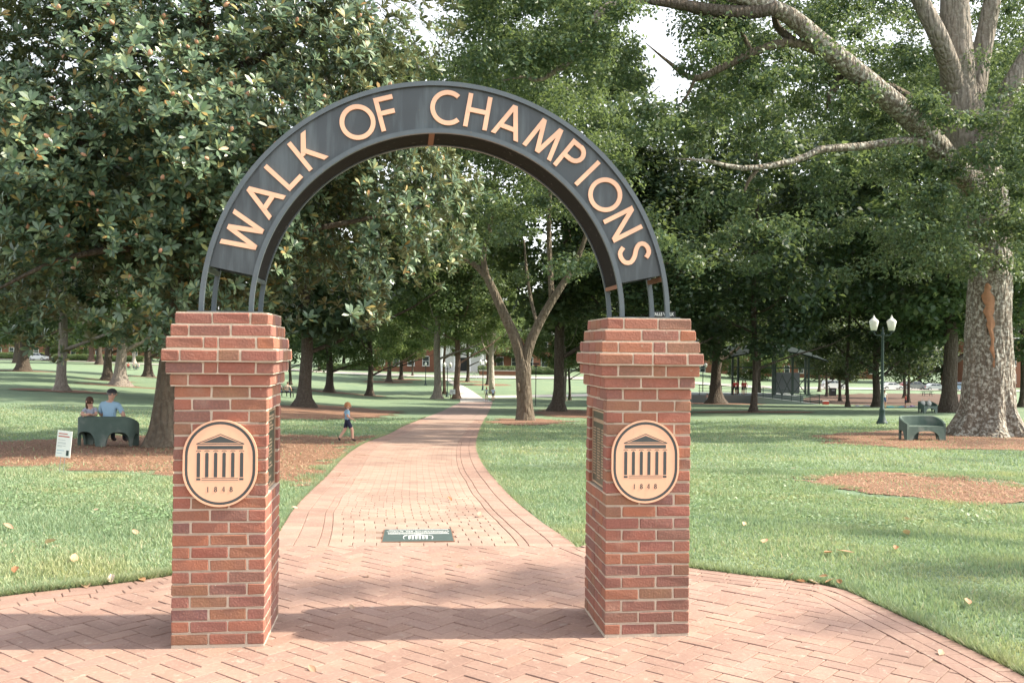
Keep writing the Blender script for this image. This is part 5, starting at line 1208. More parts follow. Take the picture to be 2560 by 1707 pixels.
PTL = ground(331, 925); picnic_table(PTL, -YAW, 'dark picnic table with people round it, far left by a black trunk', PT)
PTM = ground(712, 993); picnic_table(PTM, -YAW, 'picnic table with two people, between left pillar and massive trunk', PT)
# ---- signs
def yard_sign():
    P = ground(153, 1182); d = depth(P); r = empty('yard_sign', P, -YAW-.12, 'white event notice on wire legs leaning in the left grass', 'sign'); k = d/F; tilt = R(5)
    w, h, z0 = 39*k, 66*k, (1182-1142)*k; M3 = Matrix.Rotation(tilt, 3, 'Y')
    def T(b): b.v = [tuple(M3@Vector(v)) for v in b.v]; return b
    T(MB().box((0, 0, z0+h/2), (w, .008, h))).build('board', MAT['white'], r)
    for s in (-1, 1): T(MB().tube([(s*w*.14, .002, -.05), (s*w*.14, .002, z0+h*.4)], .004, 6)).build('wire_leg', MAT['steelgrey'], r)
    red, gry, blu = colour('sign_red', (.45, .12, .10)), colour('sign_grey', (.30, .33, .34)), colour('sign_blue', (.12, .30, .42))
    b = MB(); b.box((-w*.10, -.006, z0+h*.885), (w*.60, .003, h*.035)).box((-w*.03, -.006, z0+h*.785), (w*.76, .003, h*.045)); T(b).build('heading', red, r)
    b = MB()
    for q, ww in ((.645, .5), (.55, .55), (.51, .55), (.43, .55), (.39, .3)): b.box((-w*.42+w*ww/2, -.0055, z0+h*q), (w*ww, .002, h*.014))
    T(b).build('small_print', gry, r); b = MB(); b.box((-w*.18, -.0055, z0+h*.25), (w*.5, .002, h*.016)).box((-w*.25, -.0055, z0+h*.14), (w*.36, .002, h*.012)); T(b).build('footer_print', blu, r)
    b = MB(); b.box((w*.30, -.006, z0+h*.17), (w*.17, .003, h*.2)); T(b).build('photo_panel', colour('sign_dark', (.03, .05, .05)), r)
yard_sign()
def notice():
    P = ground(1131, 998); d = depth(P); k = d/F; r = empty('notice_board', P, -YAW+.1, 'white square notice on short legs at the foot of the brown trunk', 'sign'); MB().box((0, 0, 19*k), (14*k, .05, 12*k)).build('board', MAT['white'], r)
    for s in (-1, 1): MB().box((s*5*k, .03, 7*k), (.07, .07, 14*k)).build('leg', MAT['bark_brown'], r)
    MB().box((0, -.03, 21*k), (9*k, .012, 1.0*k)).box((0, -.03, 18.5*k), (10*k, .012, .8*k)).box((0, -.03, 15.5*k), (2.5*k, .012, 1.6*k)).build('print', colour('sign_grey', (.30, .33, .34)), r)
notice()
def aframe():
    P = gd(1186, 172); r = empty('sandwich_board', P, -YAW, 'small white sandwich board before the white portico', 'sign')
    for s in (-1, 1): b = MB(); b.bar((s*.45, 0, 0), (s*.06, 0, 1.55), .16, .05); b.build('leg_panel', MAT['white'], r)
    MB().box((0, .012, 1.0), (.34, .04, .5)).build('board', MAT['white'], r)
aframe()
def street_name():
    D = 19.0; c = at(1655, 785, D); P = gd(1655, D); r = empty('street_name_sign', P, -YAW-R(2), 'black name sign reading WALLS WALK peeping above the right pillar', 'sign'); k = D/F; z = c[2]-P[2]
    MB().tube([(0, .02, -.2), (0, .02, z+.02)], .025, 8).build('post', MAT['black'], r); MB().box((0, 0, z), (66*k, .012, 14*k)).build('blade', MAT['black'], r)
    cu = bpy.data.curves.new('t', 'FONT'); cu.body = 'WALLS WALK'; cu.size = 11*k; cu.extrude = .001; cu.align_x = 'CENTER'; cu.offset = .0015; t = bpy.data.objects.new('t', cu); COL.objects.link(t); dg = bpy.context.evaluated_depsgraph_get(); dg.update(); me = bpy.data.meshes.new_from_object(t.evaluated_get(dg)); bpy.data.objects.remove(t); me.materials.clear(); me.materials.append(MAT['white'])
    o = link('lettering', me, r, None, (0, -.0075, z-4*k), (math.pi/2, 0, 0)); x = [v.co.x for v in me.vertices]; s = 58*k/(max(x)-min(x)); o.scale = (s, 1, 1)
street_name()

# ================================================================= people
BASE = dict(pelvis=(0, 0, .95), spine=(0, -.01, 1.13), chest=(0, -.01, 1.31), neck=(0, .0, 1.47), head=(0, .02, 1.57), crown=(0, .015, 1.64),
  shL=(-.165, 0, 1.40), elL=(-.22, -.03, 1.13), wrL=(-.22, .06, .90), haL=(-.22, .09, .83), shR=(.165, 0, 1.40), elR=(.22, -.03, 1.13), wrR=(.22, .06, .90), haR=(.22, .09, .83),
  hiL=(-.09, 0, .90), knL=(-.10, .03, .50), anL=(-.10, -.02, .09), toL=(-.10, .12, .04), hiR=(.09, 0, .90), knR=(.10, .03, .50), anR=(.10, -.02, .09), toR=(.10, .12, .04))
RAD = dict(pelvis=.125, spine=.115, chest=.135, neck=.05, head=.082, crown=.072, sh=.062, el=.042, wr=.027, ha=.032, hi=.088, kn=.056, an=.038, to=.036)
EDG = [('pelvis', 'spine'), ('spine', 'chest'), ('chest', 'neck'), ('neck', 'head'), ('head', 'crown')] + [(a+s, b+s) for s in 'LR' for a, b in (('sh', 'el'), ('el', 'wr'), ('wr', 'ha'), ('hi', 'kn'), ('kn', 'an'), ('an', 'to'))] + [('chest', 'shL'), ('chest', 'shR'), ('pelvis', 'hiL'), ('pelvis', 'hiR')]
def person(loc, rz, label, pose=None, sc=1.0, girth=1.0, headk=1.0, shirt=(.4, .5, .6), trousers=(.05, .06, .1), shoes=(.06, .05, .05), hair=(.08, .05, .03), legskin='short', sleeve=.62, fingers=False, hairlen=0, cap=None, face=0.0, group=None, up=None):
    J = dict(BASE); J.update(pose or {}); names = list(J); me = bpy.data.meshes.new('body'); V = [Vector(J[n])*sc for n in names]; rad = []
    for nme in names:
        k = nme if nme in RAD else nme[:2]; r = RAD[k]*sc*(headk if k in ('head', 'crown') else girth if k not in ('wr', 'ha', 'neck') else 1); rad.append((r, r*(.78 if k in ('pelvis', 'spine', 'chest') else 1)))
    E_ = [(names.index(a), names.index(b)) for a, b in EDG]
    if fingers:
        for s in 'LR':
            h, wv = Vector(J['ha'+s])*sc, Vector(J['wr'+s])*sc; d = (h-wv).normalized(); side = d.cross(Vector((0, 0, 1))); side = side.normalized() if side.length > .1 else Vector((1, 0, 0)); pn = d.cross(side)
            for q, (o_, ln) in enumerate(((-.027, .055), (-.009, .065), (.009, .062), (.027, .048))):
                a = len(V); V += [h+side*o_*sc+d*.03*sc, h+side*o_*1.1*sc+d*(.03+ln*.6)*sc+pn*.012*sc, h+side*o_*1.1*sc+d*(.03+ln)*sc+pn*.035*sc]; rad += [(.009*sc,)*2]*3; E_ += [(names.index('ha'+s), a), (a, a+1), (a+1, a+2)]
            a = len(V); V += [h+side*-.045*sc+d*.0*sc, h+side*-.062*sc+d*.03*sc+pn*.02*sc]; rad += [(.010*sc,)*2]*2; E_ += [(names.index('ha'+s), a), (a, a+1)]
    me.from_pydata(V, E_, []); o = bpy.data.objects.new('tmp', me); COL.objects.link(o); md = o.modifiers.new('s', 'SKIN'); md.use_smooth_shade = True; md.branch_smoothing = .6; o.modifiers.new('u', 'SUBSURF').levels = 2 if fingers else 1
    for i, r in enumerate(rad): me.skin_vertices[0].data[i].radius = r
    me.skin_vertices[0].data[0].use_root = True
    dg = bpy.context.evaluated_depsgraph_get(); dg.update(); bm_ = bpy.data.meshes.new_from_object(o.evaluated_get(dg)); bpy.data.objects.remove(o)
    tagn = lambda c: colour('cloth_%.3f_%.3f_%.3f' % c, c, .85, .15)
    M_ = [MAT['skin'], tagn(shirt), tagn(trousers), tagn(shoes)]; bm_.materials.clear()
    for q in M_: bm_.materials.append(q)
    segs = []
    for a, b in EDG: segs.append((a, b, np.array(J[a])*sc, np.array(J[b])*sc))
    mi = []
    for p in bm_.polygons:
        c = np.array(p.center); best = (9, None, 0)
        for a, b, A, B in segs:
            ab = B-A; t = float(np.clip((c-A)@ab/(ab@ab), 0, 1)); r = np.linalg.norm(c-A-ab*t)/((RAD.get(a, RAD.get(a[:2], .05))+RAD.get(b, RAD.get(b[:2], .05)))*sc*.5)
            if r < best[0]: best = (r, (a, b), t)
        (a, b), t = best[1], best[2]; k = a[:2] if a not in ('pelvis', 'spine', 'chest', 'neck', 'head') else a; m = 0
        if k in ('spine', 'chest') and not (b == 'neck' and t > .62): m = 1
        elif k == 'pelvis': m = 2 if (b[:2] == 'hi' or t < .35) else 1
        elif k == 'sh': m = 1 if t < sleeve else 0
        elif k == 'hi': m = 2 if (legskin == 'long' or t < .72) else 0
        elif k == 'kn': m = 2 if legskin == 'long' and t < .95 else (3 if t > .93 else 0)
        elif k == 'an': m = 3
        mi.append(m)
    bm_.polygons.foreach_set('material_index', mi); bm_.polygons.foreach_set('use_smooth', [True]*len(mi)); bm_.update()
    root = empty('person', loc, rz, label, 'person', group); link('body', bm_, root)
    h, c = Vector(J['head'])*sc, Vector(J['crown'])*sc; hr = RAD['head']*sc*headk; Rz = Matrix.Rotation(face, 3, 'Z'); ctr = h+(c-h)*.45; hm = colour('hair_%.3f' % hair[0], hair, .7, .3)
    def HP(x, y, z): return ctr+Rz@Vector((x*hr, y*hr, z*hr))
    b = MB(); b.ell(HP(0, -.16, .16), (hr*1.08, hr*1.16, hr*1.32), 16, 10, rot=Rz, zmin=-.30 if not hairlen else -.6)
    hb_ = b
    if hairlen: b.ell(HP(0, -.55, -.9), (hr*.95, hr*.55, hr*(.9+hairlen)), 14, 10, rot=Rz)
    b.build('hair', hm, root, smooth=True)
    MB().ell(HP(0, 1.06, -.12), (hr*.16, hr*.22, hr*.22), 8, 6, rot=Rz).build('nose', MAT['skin'], root, smooth=True)
    for s in (-1, 1):
        MB().ell(HP(s*.36, .93, .12), (hr*.11, hr*.08, hr*.08), 8, 6, rot=Rz).build('eye', MAT['black'], root, smooth=True); MB().ell(HP(s*1.0, -.02, -.02), (hr*.12, hr*.22, hr*.3), 8, 6, rot=Rz).build('ear', MAT['skin'], root, smooth=True)
    MB().ell(HP(0, .95, -.55), (hr*.3, hr*.07, hr*.06), 8, 6, rot=Rz).build('mouth', colour('lips', (.38, .14, .11)), root, smooth=True)
    if cap:
        cm = colour('cap_cloth', cap, .85); b = MB(); b.ell(HP(0, -.04, .42), (hr*1.17, hr*1.24, hr*1.05), 16, 8, rot=Rz, zmin=-.12); q = b.build('cap', cm, root, smooth=True)
        b = MB(); b.ell(HP(0, 1.25, .38), (hr*.85, hr*.8, hr*.09), 14, 6, rot=Rz); b.build('visor', cm, q, smooth=True)
    return root
def rel(P, dx, dy, dz, rz): c, s = math.cos(rz), math.sin(rz); return (P[0]+dx*c-dy*s, P[1]+dx*s+dy*c, P[2]+dz)
brz = -YAW-R(4)
SITM = dict(pelvis=(0, 0, .0), spine=(0, -.03, .19), chest=(.01, -.03, .38), neck=(.02, .01, .55), head=(.03, .04, .66), crown=(.03, .03, .73), shL=(-.18, -.02, .47), elL=(-.25, .04, .22), wrL=(-.12, .24, .10), haL=(-.07, .29, .08), shR=(.20, -.02, .47), elR=(.33, -.03, .24), wrR=(.36, .02, .06), haR=(.36, .07, .02), hiL=(-.10, .04, -.01), knL=(-.15, .46, .0), anL=(-.14, .44, -.38), toL=(-.14, .57, -.42), hiR=(.10, .04, -.01), knR=(.16, .46, 0), anR=(.15, .42, -.38), toR=(.15, .56, -.42))
person(rel(BP, .04, .06, .52, brz), brz, 'man in pale blue shirt and dark cap seated on the bench, back turned', SITM, 1.0, 1.3, 1.1, (.30, .46, .60), (.03, .035, .05), hair=(.16, .14, .13), legskin='long', fingers=True, cap=(.035, .035, .04), face=-R(62), sleeve=.85)
SITG = dict(pelvis=(0, 0, 0), spine=(0, -.02, .14), chest=(.0, -.02, .27), neck=(.01, .04, .385), head=(.02, .06, .47), crown=(.02, .05, .53), shL=(-.11, 0, .33), elL=(-.12, .18, .19), wrL=(.03, .26, .20), haL=(.08, .27, .20), shR=(.11, 0, .33), elR=(.20, .17, .20), wrR=(.06, .27, .22), haR=(.01, .28, .22), hiL=(-.06, .02, -.02), knL=(-.09, -.27, -.04), anL=(-.07, -.42, -.22), toL=(-.07, -.5, -.28), hiR=(.06, .02, -.02), knR=(.09, -.27, -.04), anR=(.08, -.42, -.22), toR=(.08, -.5, -.28))
person(rel(BP, -.40, .02, .54, brz), brz+math.pi+R(28), 'child with long brown hair leaning both arms on the bench back', SITG, 1.0, .80, 1.0, (.40, .42, .50), (.10, .12, .2), hair=(.075, .035, .02), fingers=True, hairlen=.7, face=R(30))
BOY = dict(hiL=(-.085, .0, .90), knL=(-.09, -.10, .52), anL=(-.09, -.36, .16), toL=(-.09, -.30, .05), hiR=(.085, 0, .90), knR=(.09, .20, .54), anR=(.09, .22, .12), toR=(.09, .38, .05), elL=(-.24, -.12, 1.16), wrL=(-.22, .08, 1.02), haL=(-.20, .14, .99), elR=(.25, -.06, 1.16), wrR=(.22, .20, 1.02), haR=(.20, .26, .99))
P = ground(868, 1104); person(P, -YAW-R(68), 'small red-haired boy in blue tee and navy shorts walking on straw', BOY,   .585, 1.4, 1.6, (.24, .40, .52), (.018, .022, .05), (.05, .035, .03), (.40, .19, .085), fingers=True, face=-R(12))
WALK = dict(hiL=(-.09, 0, .90), knL=(-.10, .12, .52), anL=(-.10, .10, .10), toL=(-.10, .24, .05), knR=(.10, -.06, .50), anR=(.10, -.28, .14), toR=(.10, -.20, .05))
P = ground(1216, 1003); person(P, -YAW, 'far walker with blond hair in grey-blue top, left of the pair', WALK, .87, .95, 1.1, (.30, .36, .38), (.16, .14, .13), hair=(.40, .22, .09), hairlen=.5, group='walkers on the far walk', fingers=False)
P = ground(1232.5, 1003.5); person(P, -YAW, 'far walker with dark hair in pale blue shirt, right of the pair', None, .87, 1.15, 1.1, (.46, .56, .70), (.12, .10, .10), hair=(.02, .018, .016), group='walkers on the far walk')
SIT0 = dict(SITM)
for (dx, dy, rz_, col, lab) in ((-.5, -.66, 0, (.50, .05, .05), 'person in red at the far left picnic table'), (.45, -.66, 0, (.30, .26, .25), 'person in grey at the far left picnic table'), (.75, .66, math.pi, (.5, .48, .46), 'person in white across the far left picnic table')):
    person(rel(PTL, dx, dy, .52, -YAW), -YAW+rz_, lab, SIT0, 1.0, 1.0, 1.05, col, (.04, .05, .08), legskin='long', group='people at the far left picnic table')
for (dx, col, lab) in ((.35, (.62, .44, .40), 'person in pink seated at the table beside the left pillar'), (-.35, (.35, .30, .30), 'person in grey seated at the table beside the left pillar')):
    person(rel(PTM, dx, -.66, .52, -YAW), -YAW, lab, SIT0, 1.0, 1.0, 1.05, col, (.04, .05, .08), legskin='long', group='people at the table by the pillar')

# ================================================================= the stage
def stage():
    SG = colour('stage_green_steel', (.035, .055, .05), .5); D = 106.0; P = gd(1945, D); r = empty('stage', P, -YAW, 'open steel stage with curved grey roof, railings and ramp', 'stage'); k = D/F
    def X(px): return (px-1945)*k
    dz = .95
    MB().box((X(1865), 2.5, dz/2-.2), (X(2010)-X(1735), 7, dz+.4)).build('deck', colour('stage_concrete', (.20, .23, .235), .85), r)
    cols = [(1832, 0), (1862, 3), (1933, 0), (1957, 3), (1982, 0), (2022, 0), (2035, 3)]
    for px, y in cols: MB().box((X(px), y, dz+2.1), (.22, .22, 4.2)).build('column', SG, r)
    for a, b in ((1832, 1933), (1933, 2035)): MB().box(((X(a)+X(b))/2, -.15, dz+3.05), (X(b)-X(a), .12, .14)).build('tie_beam', SG, r)
    for a, b in ((1938, 1957), (1957, 1982), (1982, 2020)):
        MB().bar((X(a), .15, dz), (X(b), .15, dz+2.3), .08).build('brace', SG, r); MB().bar((X(b), .28, dz), (X(a), .28, dz+2.3), .08).build('brace', SG, r)
    n = 18; V = []
    for i in range(n+1):
        t = i/n; x = X(1810)+(X(2060)-X(1810))*t; z = dz+3.7+1.6*math.sin(math.pi*(.15+.75*t))
        V += [(x, -1.6, z-.5), (x, 4.5, z+.4), (x, 4.5, z+.55), (x, -1.6, z-.35)]
    b = MB(); b.add(V, [(4*i+q, 4*i+(q+1) % 4, 4*i+4+(q+1) % 4, 4*i+4+q) for i in range(n) for q in range(4)]+[(3, 2, 1, 0), (4*n, 4*n+1, 4*n+2, 4*n+3)]); b.build('roof', MAT['stageroof'], r)
    for px in (1870, 1920, 1965, 2010): MB().bar((X(px), -1.4, dz+3.9), (X(px)+1.2, -1.4, dz+5.2), .09).build('truss_strut', SG, r)
    MB().box((X(2005), 5.6, dz+1.2), (X(2040)-X(1975), .2, 2.4)).build('back_screen', colour('stage_screen', (.10, .11, .12)), r)
    b = MB(); b.add([(X(1868), -1.6, 0-.3), (X(2028), -1.6, -.3), (X(2028), -3.0, -.3), (X(1868), -3.0, -.3), (X(1868), -1.6, dz), (X(2028), -1.6, .15), (X(2028), -3.0, .15), (X(1868), -3.0, dz)], [(4, 7, 6, 5), (0, 1, 2, 3), (3, 2, 6, 7), (1, 0, 4, 5), (0, 3, 7, 4), (2, 1, 5, 6)]); b.build('ramp', colour('stage_concrete', (.20, .23, .235), .85), r)
    for q in range(5):
        h = .25+.21*q; MB().bar((X(1868), -3.02, dz+h), (X(2028), -3.02, .15+h), .05).build('rail', SG, r)
    for q in range(8): t = q/7; MB().box((X(1868+160*t), -3.02, dz*(1-t)+.15*t+.55), (.06, .06, 1.1)).build('rail_post', SG, r)
    for q in range(3): MB().bar((X(1742), -1.05, dz+.4+.33*q), (X(1830), -1.05, dz+.4+.33*q), .04).build('rail', MAT['black'], r)
    for px in (1745, 1770, 1800, 1828): MB().box((X(px), -1.05, dz+.55), (.05, .05, 1.1)).build('rail_post', MAT['black'], r)
    return P, k, dz
SP_, sk, sdz = stage()
for px, dy, lab, col in ((1834, .2, 'performer in red leftmost on the stage', (.55, .06, .06)), (1842, .5, 'performer in red second from left on the stage', (.52, .07, .08)), (1854, .1, 'performer in red third from left on the stage', (.48, .05, .05)), (1862, .4, 'performer in red nearest the stage tree', (.55, .07, .07))):
    person(rel(SP_, (px-1945)*sk, dy-.8, sdz, -YAW), -YAW+R(20*(px % 7)), lab, WALK if px % 2 else None, .95, 1.0, 1.05, col, (.03, .03, .04), hair=(.07, .045, .03), group='performers in red on the stage')
P = ground(2211, 1021); person(P, -YAW+math.pi, 'person in white top and blue skirt standing behind the twin lamp', None, .86, 1.15, 1.1, (.6, .6, .58), (.05, .09, .2), hair=(.05, .03, .02))
P = ground(2264, 1020); person(P, -YAW+math.pi/2, 'child in red top reaching out right of the twin lamp', dict(elL=(-.2, .2, 1.3), wrL=(-.15, .42, 1.3), haL=(-.15, .5, 1.3)), .66, 1.05, 1.4, (.55, .06, .05), (.05, .05, .08), hair=(.06, .03, .02))
P = ground(1768, 1008); person(P, -YAW, 'child in pink standing by the stage edge near the right pillar', None, .60, 1.1, 1.4, (.62, .40, .36), (.30, .45, .5), hair=(.2, .1, .05))
def cloth(px, py, col, lab, w=1.5):
    P = ground(px, py); n = 10; V = []; rg = random.Random(px)
    for i in range(n+1):
        for j in range(n+1): x, y = (i/n-.5)*w, (j/n-.5)*w*.8; V.append((x+rg.uniform(-.02, .02), y+rg.uniform(-.02, .02), .03+tz(P[0]+x, P[1]+y)-P[2]+max(0, .10*math.sin(x*6+px)*math.sin(y*5)+rg.uniform(0, .02))))
    b = MB(); b.add(V, [(i*(n+1)+j, (i+1)*(n+1)+j, (i+1)*(n+1)+j+1, i*(n+1)+j+1) for i in range(n) for j in range(n)]); o = b.build('blanket', colour('cloth_b%d' % px, col, .9), None, P, True); tag(o, lab, 'blanket', 'picnic blankets on the right lawn')
cloth(2232, 1019, (.10, .45, .55), 'turquoise blanket spread right of the twin lamp'); cloth(2263, 1018, (.38, .26, .60), 'lilac blanket under the child in red', 1.3); cloth(2290, 1017, (.50, .32, .62), 'pink-violet blanket left of the farther bench', 1.2); cloth(2160, 1016, (.45, .48, .55), 'pale grey-blue blanket left of the twin lamp', 1.5)
def cooler():
    P = ground(2064, 1011); r = empty('cooler', P, -YAW, 'red picnic cooler with white lid right of the stage ramp', 'cooler'); MB().box((0, 0, .17), (.62, .36, .34)).build('body', colour('cooler_red', (.5, .05, .04), .4), r); MB().box((0, 0, .375), (.65, .39, .065)).build('lid', MAT['white'], r); MB().tube([(-.33, 0, .25), (-.36, 0, .40), (.36, 0, .40), (.33, 0, .25)], .012, 6).build('handle', MAT['white'], r)
cooler()
def bin_():
    P = ground(2081, 990); r = empty('litter_bin', P, -YAW, 'black square litter bin among the thin trunks right of the stage', 'bin'); MB().box((0, 0, .6), (.95, .8, 1.2)).build('body', MAT['black'], r); MB().box((0, 0, 1.25), (1.05, .9, .1)).build('lid', MAT['black'], r); MB().box((0, -.41, .95), (.5, .03, .18)).build('flap', MAT['steelgrey'], r)
bin_()
# ================================================================= parked cars
def car(px, D, label, col, suv=False, rz=0.0):
    P = gd(px, D); P = P+np.array([0, 0, .05]); r = empty('parked_car', P, -YAW+rz, label, 'car', 'cars parked along the street'); pm = NT('paint_%d' % px); pm.col(col); pm.set(Roughness=.25, Metallic=.1); pm.b.inputs['Coat Weight'].default_value = .6; pm = pm.mat
    h = 1.0 if not suv else 1.18; H = 1.45 if not suv else 1.75; w = .9
    lower = [(-2.25, .35), (-2.3, .62), (-2.15, h-.16), (-1.3, h-.02), (1.25, h-.04), (2.1, h-.25), (2.3, .6), (2.25, .32)]; b = MB(); n = len(lower)
    secs = [(-w, .97), (-w-.02, 1.0), (w+.02, 1.0), (w, .97)]; V = [];
    for y, s in secs: V += [(x*s, y, (z-.6)*s+.6) for x, z in lower]
    Fc = [tuple(range(n-1, -1, -1)), tuple(3*n+i for i in range(n))]+[(q*n+i, q*n+(i+1) % n, (q+1)*n+(i+1) % n, (q+1)*n+i) for q in range(3) for i in range(n)]
    b.add(V, Fc); b.build('body', pm, r)
    roof = [(-1.75 if not suv else -2.15, h-.06), (-1.05 if not suv else -1.85, H-.03), (-.3, H), (.35, H-.02), (1.25, h-.06)]; n = len(roof); V = [(x, -w+.02+(.13 if z > h else 0), z) for x, z in roof]+[(x, w-.02-(.13 if z > h else 0), z) for x, z in roof]; b = MB(); b.add(V, [tuple(range(n)), tuple(range(2*n-1, n-1, -1))]+[(i, n+i, n+i+1, i+1) for i in range(n-1)]); b.build('cabin', pm, r)
    for s in (-1, 1):
        def yy(z): return s*(w-.01-.13*np.clip((z-h+.06)/(H-h), 0, 1))
        for x0, x1, t0, t1 in ((-.95 if not suv else -1.6, -.05, -.85 if not suv else -1.55, -.08), (.03, 1.0, .0, .42)): q = [(x0-.3*(x0 < -.5), h), (x1, h), (t1, H-.12), (t0, H-.12)]; V = [(x, yy(z)+s*.012, z) for x, z in q]+[(x, yy(z)-s*.02, z) for x, z in q]; b = MB(); b.add(V, [(0, 1, 2, 3), (7, 6, 5, 4), (0, 4, 5, 1), (1, 5, 6, 2), (2, 6, 7, 3), (3, 7, 4, 0)]); b.build('side_window', MAT['glass'], r)
        for x in (-1.4, 1.42):
            b = MB(); b.tube([(x, s*(w-.18), .33), (x, s*(w+.035), .33)], .33, 18); q = b.build('wheel', MAT['rubber'], r); MB().tube([(x, s*(w+.02), .33), (x, s*(w+.045), .33)], .2, 14).build('rim', MAT['chrome'], q)
    for s in (-1, 1): MB().box((2.24, s*.62, .68), (.12, .38, .14)).build('headlight', MAT['glassw'], r); MB().box((-2.24, s*.66, .78), (.12, .34, .14)).build('tail_light', colour('tail_red', (.4, .02, .02), .3), r)
    V = [(1.18, -.72, h), (1.18, .72, h), (.42, .64, H-.07), (.42, -.64, H-.07)]; b = MB(); b.add([(x+.03, y, z+.03) for x, y, z in V]+[(x-.02, y, z-.02) for x, y, z in V], [(0, 1, 2, 3), (7, 6, 5, 4), (0, 4, 5, 1), (1, 5, 6, 2), (2, 6, 7, 3), (3, 7, 4, 0)]); b.build('windscreen', MAT['glass'], r)
car(95, 223, 'white car parked far left between thin trunks', (.65, .66, .68), True); car(2231, 192, 'white saloon parked right of the twin lamp', (.66, .66, .66)); car(2290, 194, 'grey four-wheel drive parked behind the far picnic table', (.16, .17, .17), True); car(2338, 193, 'silver saloon parked left of the stout trunk', (.40, .42, .43)); car(2405, 194, 'blue-grey car half hidden between stout trunk and giant oak', (.22, .30, .42), True); car(2275, 200, 'dark red car behind the thin dark trunks', (.30, .03, .04)); car(2085, 188, 'white van-like car behind the litter bin', (.6, .6, .6), True)
# ================================================================= buildings across the street
def building(px, D, w, dpt, H, label, floors=2, nwin=8, roof_h=3.0, wall='wall_brick', portico=False, rz=0):
    P = gd(px, D); r = empty('building', P, -YAW+rz, label, 'building', 'brick buildings across the street'); MB().box((0, dpt/2, H/2-1), (w, dpt, H+2)).build('wall', MAT[wall], r)
    b = MB(); b.add([(-w/2-.6, -.6, H), (w/2+.6, -.6, H), (w/2+.6, dpt+.6, H), (-w/2-.6, dpt+.6, H), (-w/2+dpt*.4, dpt/2, H+roof_h), (w/2-dpt*.4, dpt/2, H+roof_h)], [(0, 1, 5, 4), (2, 3, 4, 5), (1, 2, 5), (3, 0, 4), (3, 2, 1, 0)]); b.build('roof', MAT['roof'], r); MB().box((0, -.25, H-.2), (w+.9, .5, .4)).build('cornice', MAT['white'], r)
    fh = H/floors
    for f in range(floors):
        for i in range(nwin):
            x = -w/2+w*(i+.5)/nwin
            if portico and abs(x) < 5.2: continue
            z = fh*f+fh*.55; q = MB().box((x, -.03, z), (1.5, .14, 2.1)).build('window', MAT['white'], r); MB().box((x, -.12, z), (1.24, .06, 1.84)).build('pane', MAT['glass'], q); MB().box((x, -.16, z), (1.24, .05, .06)).build('glazing_bar', MAT['white'], q); MB().box((x, -.1, z-1.12), (1.7, .3, .14)).build('sill', MAT['concrete'], q)
    if portico:
        for i in range(4): b = MB(); x = -4.2+2.8*i; b.lathe([(.55, 0), (.55, .3), (.42, .35), (.36, H-.8), (.5, H-.7), (.55, H-.45)], (x, -3.4, 0), 14); b.build('column', MAT['white'], r, smooth=True)
        MB().box((0, -1.9, H-.1), (10, 4.2, .7)).build('entablature', MAT['white'], r); b = MB(); b.prism([(-5.2, 0), (5.2, 0), (0, 2.2)], (0, .2, H+.25), (1, 0, 0), (0, 0, 1), (0, -1, 0), 4.3); b.build('pediment', MAT['white'], r); MB().box((0, -2, -.2), (11, 5, .9)).build('porch_floor', MAT['concrete'], r); q = MB().box((0, -.05, 1.6), (2.0, .16, 3.0)).build('door', MAT['black'], r); MB().box((0, -.15, 3.35), (2.4, .2, .3)).build('door_head', MAT['white'], q)
        MB().box((0, -.02, H/2), (9.8, .06, H)).build('porch_wall', MAT['white'], r)
building(1158, 204, 38, 14, 8.5, 'brick building with a white columned portico at the end of the walk', 2, 12, portico=True)
building(230, 290, 60, 15, 6.5, 'long low brick building far left across the street', 2, 16)
building(1400, 262, 40, 14, 15, 'tall orange brick building glimpsed behind the forked tree', 4, 10)
building(1950, 262, 54, 16, 8, 'orange brick building behind the stage', 2, 14)
building(2600, 225, 34, 14, 12, 'dark red brick building at the far right edge', 3, 8)
# ---- clipped hedges along the street
def hedge(px, D, w, h, label):
    P = gd(px, D); rg = np.random.default_rng(int(px)); n = 5200; x = rg.uniform(-w/2, w/2, n); a = rg.uniform(-.4, math.pi+.4, n); p = np.stack([x, np.cos(a)*.9*(1+.1*np.sin(x*2)), np.sin(a)*h*.55+h*.45+.08*np.sin(x*3)], -1)+rg.normal(0, .07, (n, 3)); nr = np.stack([rg.normal(0, .4, n), np.cos(a), np.sin(a)+.2], -1); nr /= np.linalg.norm(nr, axis=1)[:, None]
    r = empty('hedge', P, -YAW, label, 'hedge', 'clipped hedges along the street'); q = link('foliage', fast_mesh('hedge', leaves_from(p, nr, np.full(n, .26), rg), 4, MAT['leaf_bright']), r); q['kind'] = 'stuff'; MB().box((0, 0, h*.42), (w-.4, 1.1, h*.8)).build('core', MAT['bark_dark'], r)
hedge(40, 240, 14, 1.6, 'bright hedge at the far left edge behind the white car'); hedge(205, 236, 14, 1.5, 'bright hedge across the street above the pale grey trunk'); hedge(300, 232, 12, 1.4, 'bright hedge across the street behind the picnic party'); hedge(1275, 196, 13, 1.6, 'dark clipped hedge right of the portico'); hedge(1340, 196, 8, 1.5, 'short clipped hedge behind the forked tree'); hedge(880, 205, 14, 1.4, 'clipped hedge across the street behind the lawn trees')
def low_wall():
    P = gd(1262, 190); r = empty('low_wall', P, -YAW, 'low red brick wall across the street right of the portico', 'wall'); MB().box((0, 0, .4), (10, .5, .9)).build('wall', MAT['wall_brick'], r); MB().box((0, 0, .9), (10.3, .66, .12)).build('coping', MAT['concrete'], r)
low_wall()
